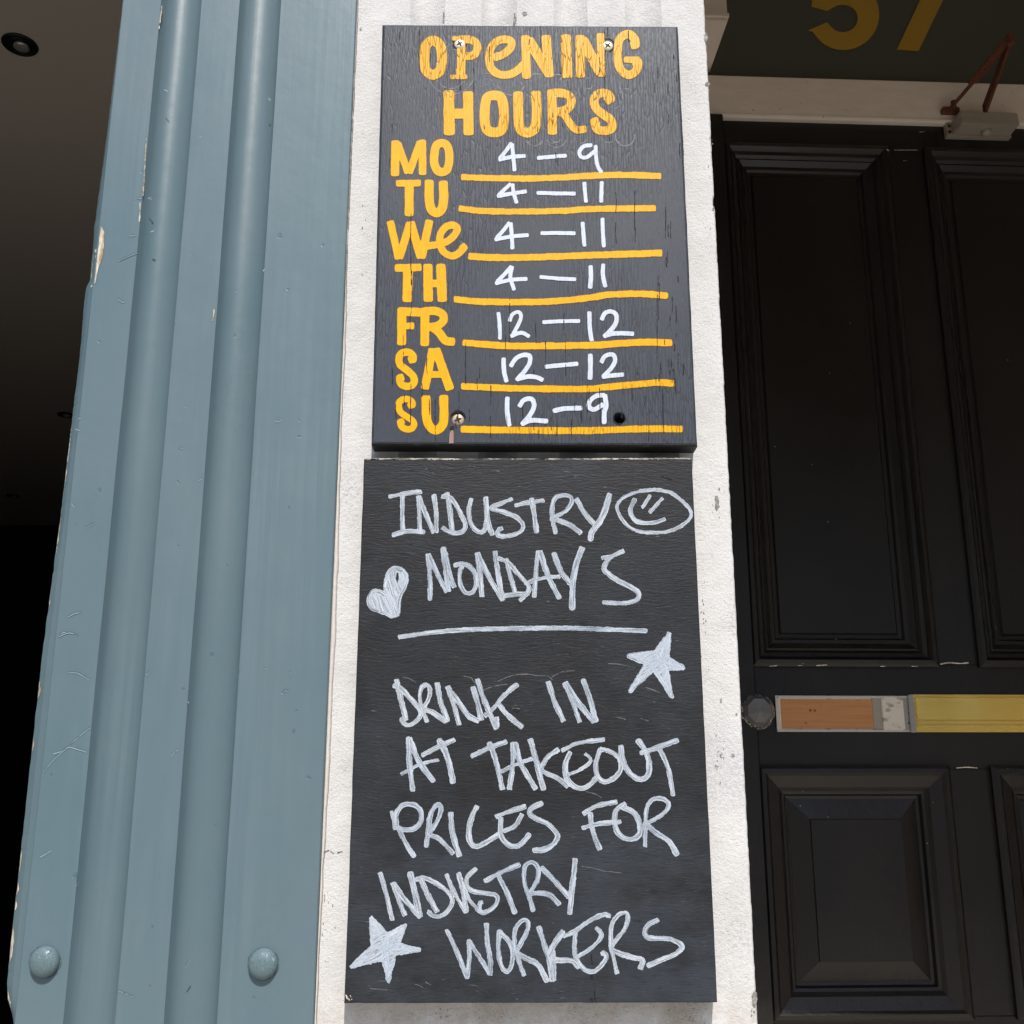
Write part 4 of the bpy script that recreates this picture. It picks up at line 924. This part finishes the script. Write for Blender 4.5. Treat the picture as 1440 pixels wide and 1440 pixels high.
glyph('worn_top_edge', '_', wear, Y2, 'worn_arris', b2, O2, cell=.5, lift=.0003, rough=.8, square=0)['kind'] = 'stuff'
glyph('worn_top_edge', '_', [(2.0, [(512.5, 645.2), (640, 645.4)]), (1.2, [(640, 645.6), (760, 645.4)]), (1.7, [(770, 645.4), (972, 644.9)])], Y2, 'worn_arris', b2, O2, cell=.5, lift=.0002, rough=1.1, square=0)['kind'] = 'stuff'
glyph('chipped_corner', '_', [(2, [(486, 1398), (489, 1404), (494, 1408)]), (1.2, [(492, 1399), (495, 1406)])], Y2, 'bare_wood', b2, O2, cell=.5, lift=.0002, rough=1.5, square=0)

# ================================================================== DOOR RECESS
TH = math.radians(2.6)
D0 = at(1065, 1080, DY); ZS = EYE - .80                      # threshold height
dorg = Vector((D0.x, DY, ZS))
U_ = Vector((math.cos(TH), math.sin(TH), 0)); NRM = Vector((-math.sin(TH), math.cos(TH), 0))
def dl(px, py, off=0.0):
    """photo pixel -> (u, z) on the door plane moved off metres towards the street"""
    d = ray(px, py); p0 = dorg - NRM * off; t = (p0 - CAM).dot(NRM) / d.dot(NRM); p = CAM + d * t - p0
    return p.dot(U_), p.z
ztop = dl(1120, 165.5)[1]
umid = dl(1272, 209)[0]; DW = 2 * umid
door = empty('black_panelled_door', dorg, 'black painted panelled front door in the shaded recess, with letter plate and knob', 'door', TH)
T = .045
pan_u = (dl(1038, 560)[0], dl(1273, 560)[0])                   # upper panel opening
sm = umid - pan_u[1]
zu0, zu1 = dl(1180, 934)[1], dl(1130, 208)[1]
zl0, zl1 = dl(1200, 1431)[1], dl(1200, 1081)[1]
pan_u = (.030 + .0, umid - max(sm, .035))
lx = dl(1021 + 0, 207)[0]; pan_u = ((dl(1021, 207)[0] + dl(1058, 932)[0]) / 2, (dl(1246, 209)[0] + dl(1312, 932)[0]) / 2)
pr_u = (DW - pan_u[1], DW - pan_u[0])
def dbox(name, u0, u1, z0, z1, y0=0, y1=T, mat='black_door_paint', par=door, bev=.0015):
    return box(name, (u0, y0, z0), (u1, y1, z1), mat, par, bev)
dbox('stile', 0, pan_u[0] - .0005, 0, ztop); dbox('stile', DW - pan_u[0] + .0005, DW, 0, ztop)
dbox('muntin', pan_u[1] + .0005, DW - pan_u[1] - .0005, zl1 + .0006, zu1 - .0006); 
bpy.data.objects.remove(bpy.data.objects['muntin'])
dbox('muntin', pan_u[1] + .0005, DW - pan_u[1] - .0005, zu0 + .0006, zu1 - .0006); dbox('muntin', pan_u[1] + .0005, DW - pan_u[1] - .0005, zl0 + .0006, zl1 - .0006)
dbox('rail', pan_u[0], DW - pan_u[0], zu1, ztop); dbox('rail', pan_u[0], DW - pan_u[0], zl1, zu0); dbox('rail', pan_u[0], DW - pan_u[0], 0, zl0)
def panel(u0, u1, z0, z1, prof, name='door_panel'):
    vs, fs = [], []
    for ins, y in prof:
        vs += [(u0 + ins, y, z0 + ins), (u1 - ins, y, z0 + ins), (u1 - ins, y, z1 - ins), (u0 + ins, y, z1 - ins)]
    for r in range(len(prof) - 1):
        for k in range(4): a, b = r * 4 + k, r * 4 + (k + 1) % 4; fs.append((a, b, b + 4, a + 4))
    fs.append(tuple((len(prof) - 1) * 4 + k for k in range(4)))
    bm = bmesh.new(); V = [bm.verts.new(v) for v in vs]
    for f in fs: bm.faces.new([V[i] for i in f])
    return from_bm(name, bm, 'black_door_paint', door)
pu = [(-.006, 0.001), (-.006, -.008), (.000, -.013), (.008, -.015), (.012, -.010), (.016, -.004), (.024, -.001), (.030, .006), (.034, .004), (.040, .009), (.046, .014), (.054, .016), (.058, .022), (.066, .024), (.070, .020), (.074, .020)]
pll = [(-.006, 0.001), (-.006, -.009), (.000, -.014), (.008, -.016), (.014, -.010), (.022, -.006), (.030, -.002), (.038, .002), (.046, .010), (.052, .012), (.056, .020), (.062, .022), (.102, .008), (.103, .0045), (.106, .0045)]
for a, b in (pan_u, pr_u):
    panel(a, b, zu0, zu1, pu); panel(a, b, zl0, zl1, pll)
# worn nicks on the rail edges
def dmark(name, mat, pts, wpx, off=.0165, par=door, rough=.8):
    """thin mark on the door plane, drawn as a ribbon of given pixel width"""
    P = [dl(x, y, off) for x, y in pts]; vs, fs = [], []
    n_ = len(P) * 4; Q = smooth_curve(P, step=.002)
    for i, q in enumerate(Q):
        h = wpx * .00155 * .36 * (.4 + .8 * random.random())
        d = Q[min(i + 1, len(Q) - 1)] - Q[max(i - 1, 0)]; d = d / (np.hypot(*d) + 1e-9)
        vs += [(q[0] - d[1] * h, -off, q[1] + d[0] * h), (q[0] + d[1] * h, -off, q[1] - d[0] * h)]
    for i in range(len(Q) - 1): fs.append((2 * i, 2 * i + 1, 2 * i + 3, 2 * i + 2))
    return mesh(name, vs, fs, mat, par)
for P, wd in [([(1322, 934), (1335, 932), (1350, 933), (1362, 932)], 2.5), ([(1148, 936), (1163, 935)], 1.8), ([(1082, 937), (1093, 936)], 1.8), ([(1122, 936), (1128, 936)], 1.4), ([(1282, 937), (1290, 937)], 1.5), ([(1238, 937), (1245, 937)], 1.8),
              ([(1345, 1080), (1360, 1079), (1374, 1080)], 2), ([(1258, 211), (1275, 211), (1290, 211)], 1.3), ([(1247, 210), (1250, 212)], 3), ([(1293, 186), (1300, 185)], 1.6), ([(1270, 226), (1275, 226)], 1.2),
              ([(1050, 905), (1051, 915)], 2.2)]:
    dmark('paint_nick', 'filler', P, wd)
for k in range(16): 
    x, y = random.uniform(1070, 1430), random.uniform(300, 1400); dmark('paint_nick', 'filler', [(x, y), (x + 1.2, y + .8)], .9)
# letter plate, patch and knob
def dquad(name, x0, y0, x1, y1, off0, off1, mat, bev=.001, par=door):
    """box on the door between photo pixels, standing from off0 to off1 metres in front"""
    a = dl(x0, y1, off1); b = dl(x1, y0, off1)
    return box(name, (a[0], -off1, a[1]), (b[0], -off0, b[1]), mat, par, bev)
dquad('letter_slot_surround', 1093, 979, 1446, 1029, 0, .0020, 'filler', .0006)
o = dquad('timber_patch', 1100, 983.5, 1229, 1024.5, .0018, .0034, 'pinkish_wood', .0005)
dquad('filler_block', 1229.5, 980.5, 1238, 1026, .002, .0046, 'closer_paint', .0005)
dquad('filler_block', 1243, 979.5, 1270, 1027.5, .002, .0062, 'filler', .0015)
hp = dquad('hinge_leaf', 1270.5, 979, 1284, 1027.5, .002, .0054, 'zinc', .0006)
for yy in (989, 1003, 1017):
    c = dl(1278.5, yy, .006); lathe('hinge_screw', [(.0022, -.0055), (.0022, -.0062), (.0006, -.0066)], 'screw_slot', hp, (c[0], 0, c[1]), seg=14)
bl = dquad('letter_plate', 1285, 977.5, 1640, 1029.5, .002, .0090, 'brass_plate', .001)
dquad('letter_flap', 1290, 981.5, 1630, 1012, .0095, .0125, 'brass_plate', .0012)
dquad('plate_ridge', 1290, 1014, 1630, 1017.5, .0095, .0125, 'brass_plate', .0012); dquad('plate_ridge', 1290, 1020, 1630, 1022.5, .0095, .0120, 'brass_plate', .001)
dquad('plate_edge', 1281.5, 977, 1284.5, 1030, .002, .0105, 'zinc', .0006)
glue = [(1094, 979, 1284, 981), (1094, 1026.6, 1284, 1028.6), (1093, 981, 1095, 1027)]
for g_ in glue: dquad('surround_lip', *g_, .0022, .0060, 'caulk', .0008)
c = dl(1069, 999, .05); kr = .036
def octa(name, prof, mat, cx, cz, seg=8, ph=math.pi / 8):
    vs, fs = [], []
    for r, y in prof:
        for k in range(seg): a = ph + 2 * math.pi * k / seg; vs.append((cx + r * math.cos(a), -y, cz + r * math.sin(a)))
    for i in range(len(prof) - 1):
        for k in range(seg): a, b = i * seg + k, i * seg + (k + 1) % seg; fs.append((a, b, b + seg, a + seg))
    fs.append(tuple((len(prof) - 1) * seg + k for k in range(seg)))
    bm = bmesh.new(); V = [bm.verts.new(v) for v in vs]
    for f in fs: bm.faces.new([V[i] for i in f])
    return from_bm(name, bm, mat, door)
kb = dl(1064, 1001, .0)
lathe('knob_rose', [(.038, 0), (.038, -.005), (.031, -.009), (.014, -.010)], 'knob_rim', door, (kb[0] + .0, 0, kb[1]), seg=32)
octa('knob_rim', [(.012, .008), (.014, .022), (.034, .027), (.035, .031), (.031, .033)], 'knob_rim', c[0] - .002, c[1] - .001)
octa('door_knob', [(.012, .031), (.0325, .0325), (.0330, .036), (.026, .046), (.002, .0505)], 'knob_grey', c[0], c[1])

# ---- frame, fanlight, number
fr = empty('door_frame', dorg, 'door frame with cream transom rail and dark fanlight above the black door', 'door frame', TH)
zt1 = dl(1120, 108.5, .018)[1]; zt0 = dl(1120, 166.5, .018)[1]
FW0, FW1 = -.30, DW + .12
bm = bmesh.new()
prf = [(.0, zt0 + .001), (-.014, zt0), (-.0175, zt0 + .002), (-.0190, zt0 + .006), (-.0190, zt0 + .009), (-.0178, zt0 + .011), (-.0176, zt1 - .003), (-.0155, zt1), (.04, zt1), (.04, zt0 + .001)]
ring0 = [bm.verts.new((FW0, y, z)) for y, z in prf]; ring1 = [bm.verts.new((FW1, y, z)) for y, z in prf]
for k in range(len(prf)): bm.faces.new([ring0[k], ring0[(k + 1) % len(prf)], ring1[(k + 1) % len(prf)], ring1[k]])
bm.faces.new(ring0); bm.faces.new(ring1)
from_bm('transom_rail', bm, 'cream_paint_shade', fr)
box('jamb', (-.10, -.03, 0), (-.004, .06, zt0 - .001), 'black_door_paint', fr, .002); box('jamb', (DW + .004, -.03, 0), (DW + .10, .06, zt0 - .001), 'black_door_paint', fr, .002)
box('door_stop', (-.11, .046, 0), (DW + .11, .07, zt0 - .002), 'black_door_paint', fr)
box('fanlight', (FW0, .012, zt1 + .001), (FW1, .03, zt1 + .9), 'fanlight_panel', fr)
zc = dl(997, 100, .0)[1]; uc = dl(997.5, 100, -.01)[0]
bm = bmesh.new(); bbox(bm, (uc - .22, -.175, zc + .002), (uc, .011, zc + .9), .002)
from_bm('corner_pier', bm, 'cream_paint_shade', fr)
box('pier_moulding', (uc - .22, -.179, zc + .012), (uc + .003, .010, zc + .022), 'cream_paint_shade', fr, .001)
def digit(P, label, name='house_digit'):
    bm = bmesh.new(); V = [bm.verts.new((q[0], .0115, q[1])) for q in [dl(x, y, -.012) for x, y in P]]
    f = bm.faces.new(V); r = bmesh.ops.extrude_face_region(bm, geom=[f]); bmesh.ops.translate(bm, vec=(0, -.004, 0), verts=[e for e in r['geom'] if isinstance(e, bmesh.types.BMVert)])
    bmesh.ops.triangulate(bm, faces=bm.faces)
    o = from_bm(name, bm, 'number_gold', fr); o['label'] = label; return o
outer = [(1186 + 49.5 * math.cos(a), 22 + 49 * math.sin(a)) for a in np.linspace(math.radians(152), math.radians(-112), 30)]
inner = [(1184.5 + 21 * math.cos(a), 27 + 20 * math.sin(a)) for a in np.linspace(math.radians(-128), math.radians(138), 24)]
P5 = outer + [(1172, -22), (1175, -62), (1228, -60), (1229, -90), (1150, -92), (1141, 10), (1163, 16)] + inner + [(1162, 33), (1137, 44)]
digit(P5, 'gold figure 5')
digit([(1261, 70), (1291, 72.5), (1356, -62), (1358, -86), (1262, -90), (1261, -62), (1322, -60)], 'gold figure 7')

# ---- door closer
CO = .062
q0 = dl(1349, 155.5, CO); q1 = dl(1434, 176.5, CO)
cl = empty('door_closer', dorg + NRM * 0, 'overhead door closer with beige box and rusty folding arms at the door top', 'door closer', TH)
bm = bmesh.new(); bbox(bm, (q0[0], -CO, q1[1]), (q1[0], -.017, q0[1]), .003); from_bm('closer_body', bm, 'closer_paint', cl)
box('closer_cover_edge', (q0[0] + .001, -CO - .002, q1[1] + .0005), (q1[0] - .001, -CO + .004, q1[1] + .010), 'closer_paint', cl, .0008)
box('mounting_plate', (q0[0] - .012, -.017, q1[1] - .002), (q1[0] + .004, -.0005, q0[1] + .002), 'closer_paint', cl, .001)
for dz in (.008, .024): lathe('fixing_screw', [(.004, -.017), (.004, -.0185), (.002, -.019)], 'screw_slot', cl, (q0[0] - .006, 0, q1[1] + dz), seg=14)
c = dl(1391, 190, .045); lathe('adjuster_cap', [(.012, q1[1] + .004), (.012, q1[1] - .010), (.009, q1[1] - .013), (.003, q1[1] - .014)], 'closer_paint', cl, ((q0[0] + q1[0]) / 2 + .002, -.038, 0), seg=20, axis='Z')
apex = dl(1421, 55, .30); base = dl(1384, 156, .045); foot = dl(1337, 152, .034)
apexp = Vector((apex[0], -.30, apex[1])); basep = Vector((base[0], -.045, base[1])); footp = Vector((foot[0], -.038, foot[1]))
def bar(name, a, b, w0, w1, th):
    d = (b - a).normalized(); s = d.cross(Vector((0, 1, 0))).normalized(); t = d.cross(s).normalized(); bm = bmesh.new(); rings = []
    for p, wd in ((a, w0), (b, w1)): rings.append([bm.verts.new(p + s * sx * wd / 2 + t * sy * th / 2) for sx, sy in ((-1, -1), (1, -1), (1, 1), (-1, 1))])
    for k in range(4): bm.faces.new([rings[0][k], rings[0][(k + 1) % 4], rings[1][(k + 1) % 4], rings[1][k]])
    bm.faces.new(rings[0]); bm.faces.new(rings[1])
    bmesh.ops.bevel(bm, geom=list(bm.edges), offset=th * .2, segments=1, affect='EDGES'); return from_bm(name, bm, 'rust', cl)
bar('arm', basep, apexp, .030, .022, .007)
mid = footp.lerp(apexp, .5)
bm = bmesh.new(); tube(bm, [footp, mid], .0046); from_bm('link_rod', bm, 'rust', cl)
bar('link_arm', footp.lerp(apexp, .38), apexp + Vector((-.004, 0, 0)), .024, .020, .007)
bm = bmesh.new(); tube(bm, [apexp + Vector((.0, 0, -.012)), apexp + Vector((0, 0, .010))], .0085, 14); from_bm('pivot', bm, 'rust', cl)
box('foot_bracket', (foot[0] - .020, -.036, foot[1] - .010), (foot[0] + .022, -.0185, foot[1] + .004), 'rust', cl, .002)
bm = bmesh.new(); tube(bm, [footp + Vector((.004, -.004, -.006)), footp + Vector((.004, -.004, .014))], .006, 12); from_bm('foot_pin', bm, 'rust', cl)

# ---- recess shell
RX1 = dorg.x + DW + .16
box('recess_back_wall', (PX - .08, DY + .13, 0), (RX1 + .05, DY + .2, EYE + 2.3), 'stone', kind='structure')
box('recess_side_wall', (RX1, .165, 0), (RX1 + .1, DY + .128, EYE + 2.3), 'cream_paint_shade', kind='structure')
box('recess_ceiling', (PX - .3, .162, EYE + 2.15), (RX1 - .002, DY + .3, EYE + 2.25), 'cream_paint_shade', kind='structure')
box('recess_upper_wall', (PX - .26, .163, 0.0), (PX - .0021, DY + .2, EYE + 2.14), 'cream_paint_shade', kind='structure')
box('step', (PX + .003, .25, 0), (RX1 - .003, DY + .12, ZS - .002), 'stone', kind='structure')
box('step', (PX + .004, -.02, 0), (RX1 - .004, .249, ZS * .5), 'stone', kind='structure')
rp = empty('right_pier', (RX1, 0, 0), 'plain white plastered pier on the far side of the door recess', 'pilaster')
box('pier_body', (0, 0, 0), (.5, .16, HEAD - .002), 'white_textured_plaster', rp, .004)
# far pier of the shop front
box('light_blocking_wall', (-7, .0125, 0), (-2.6, .16, EYE + 1.119), 'cream_paint_shade', kind='structure')  # unseen wall, added to narrow the opening so the room darkens faster
lp = empty('left_pilaster', (-2.7, -.012, 0), 'far blue painted pilaster at the other end of the shop opening', 'pilaster')
box('pilaster_body', (0, -.004, 0), (.30, .020, HEAD - .002), 'blue_gloss_paint', lp, .003)
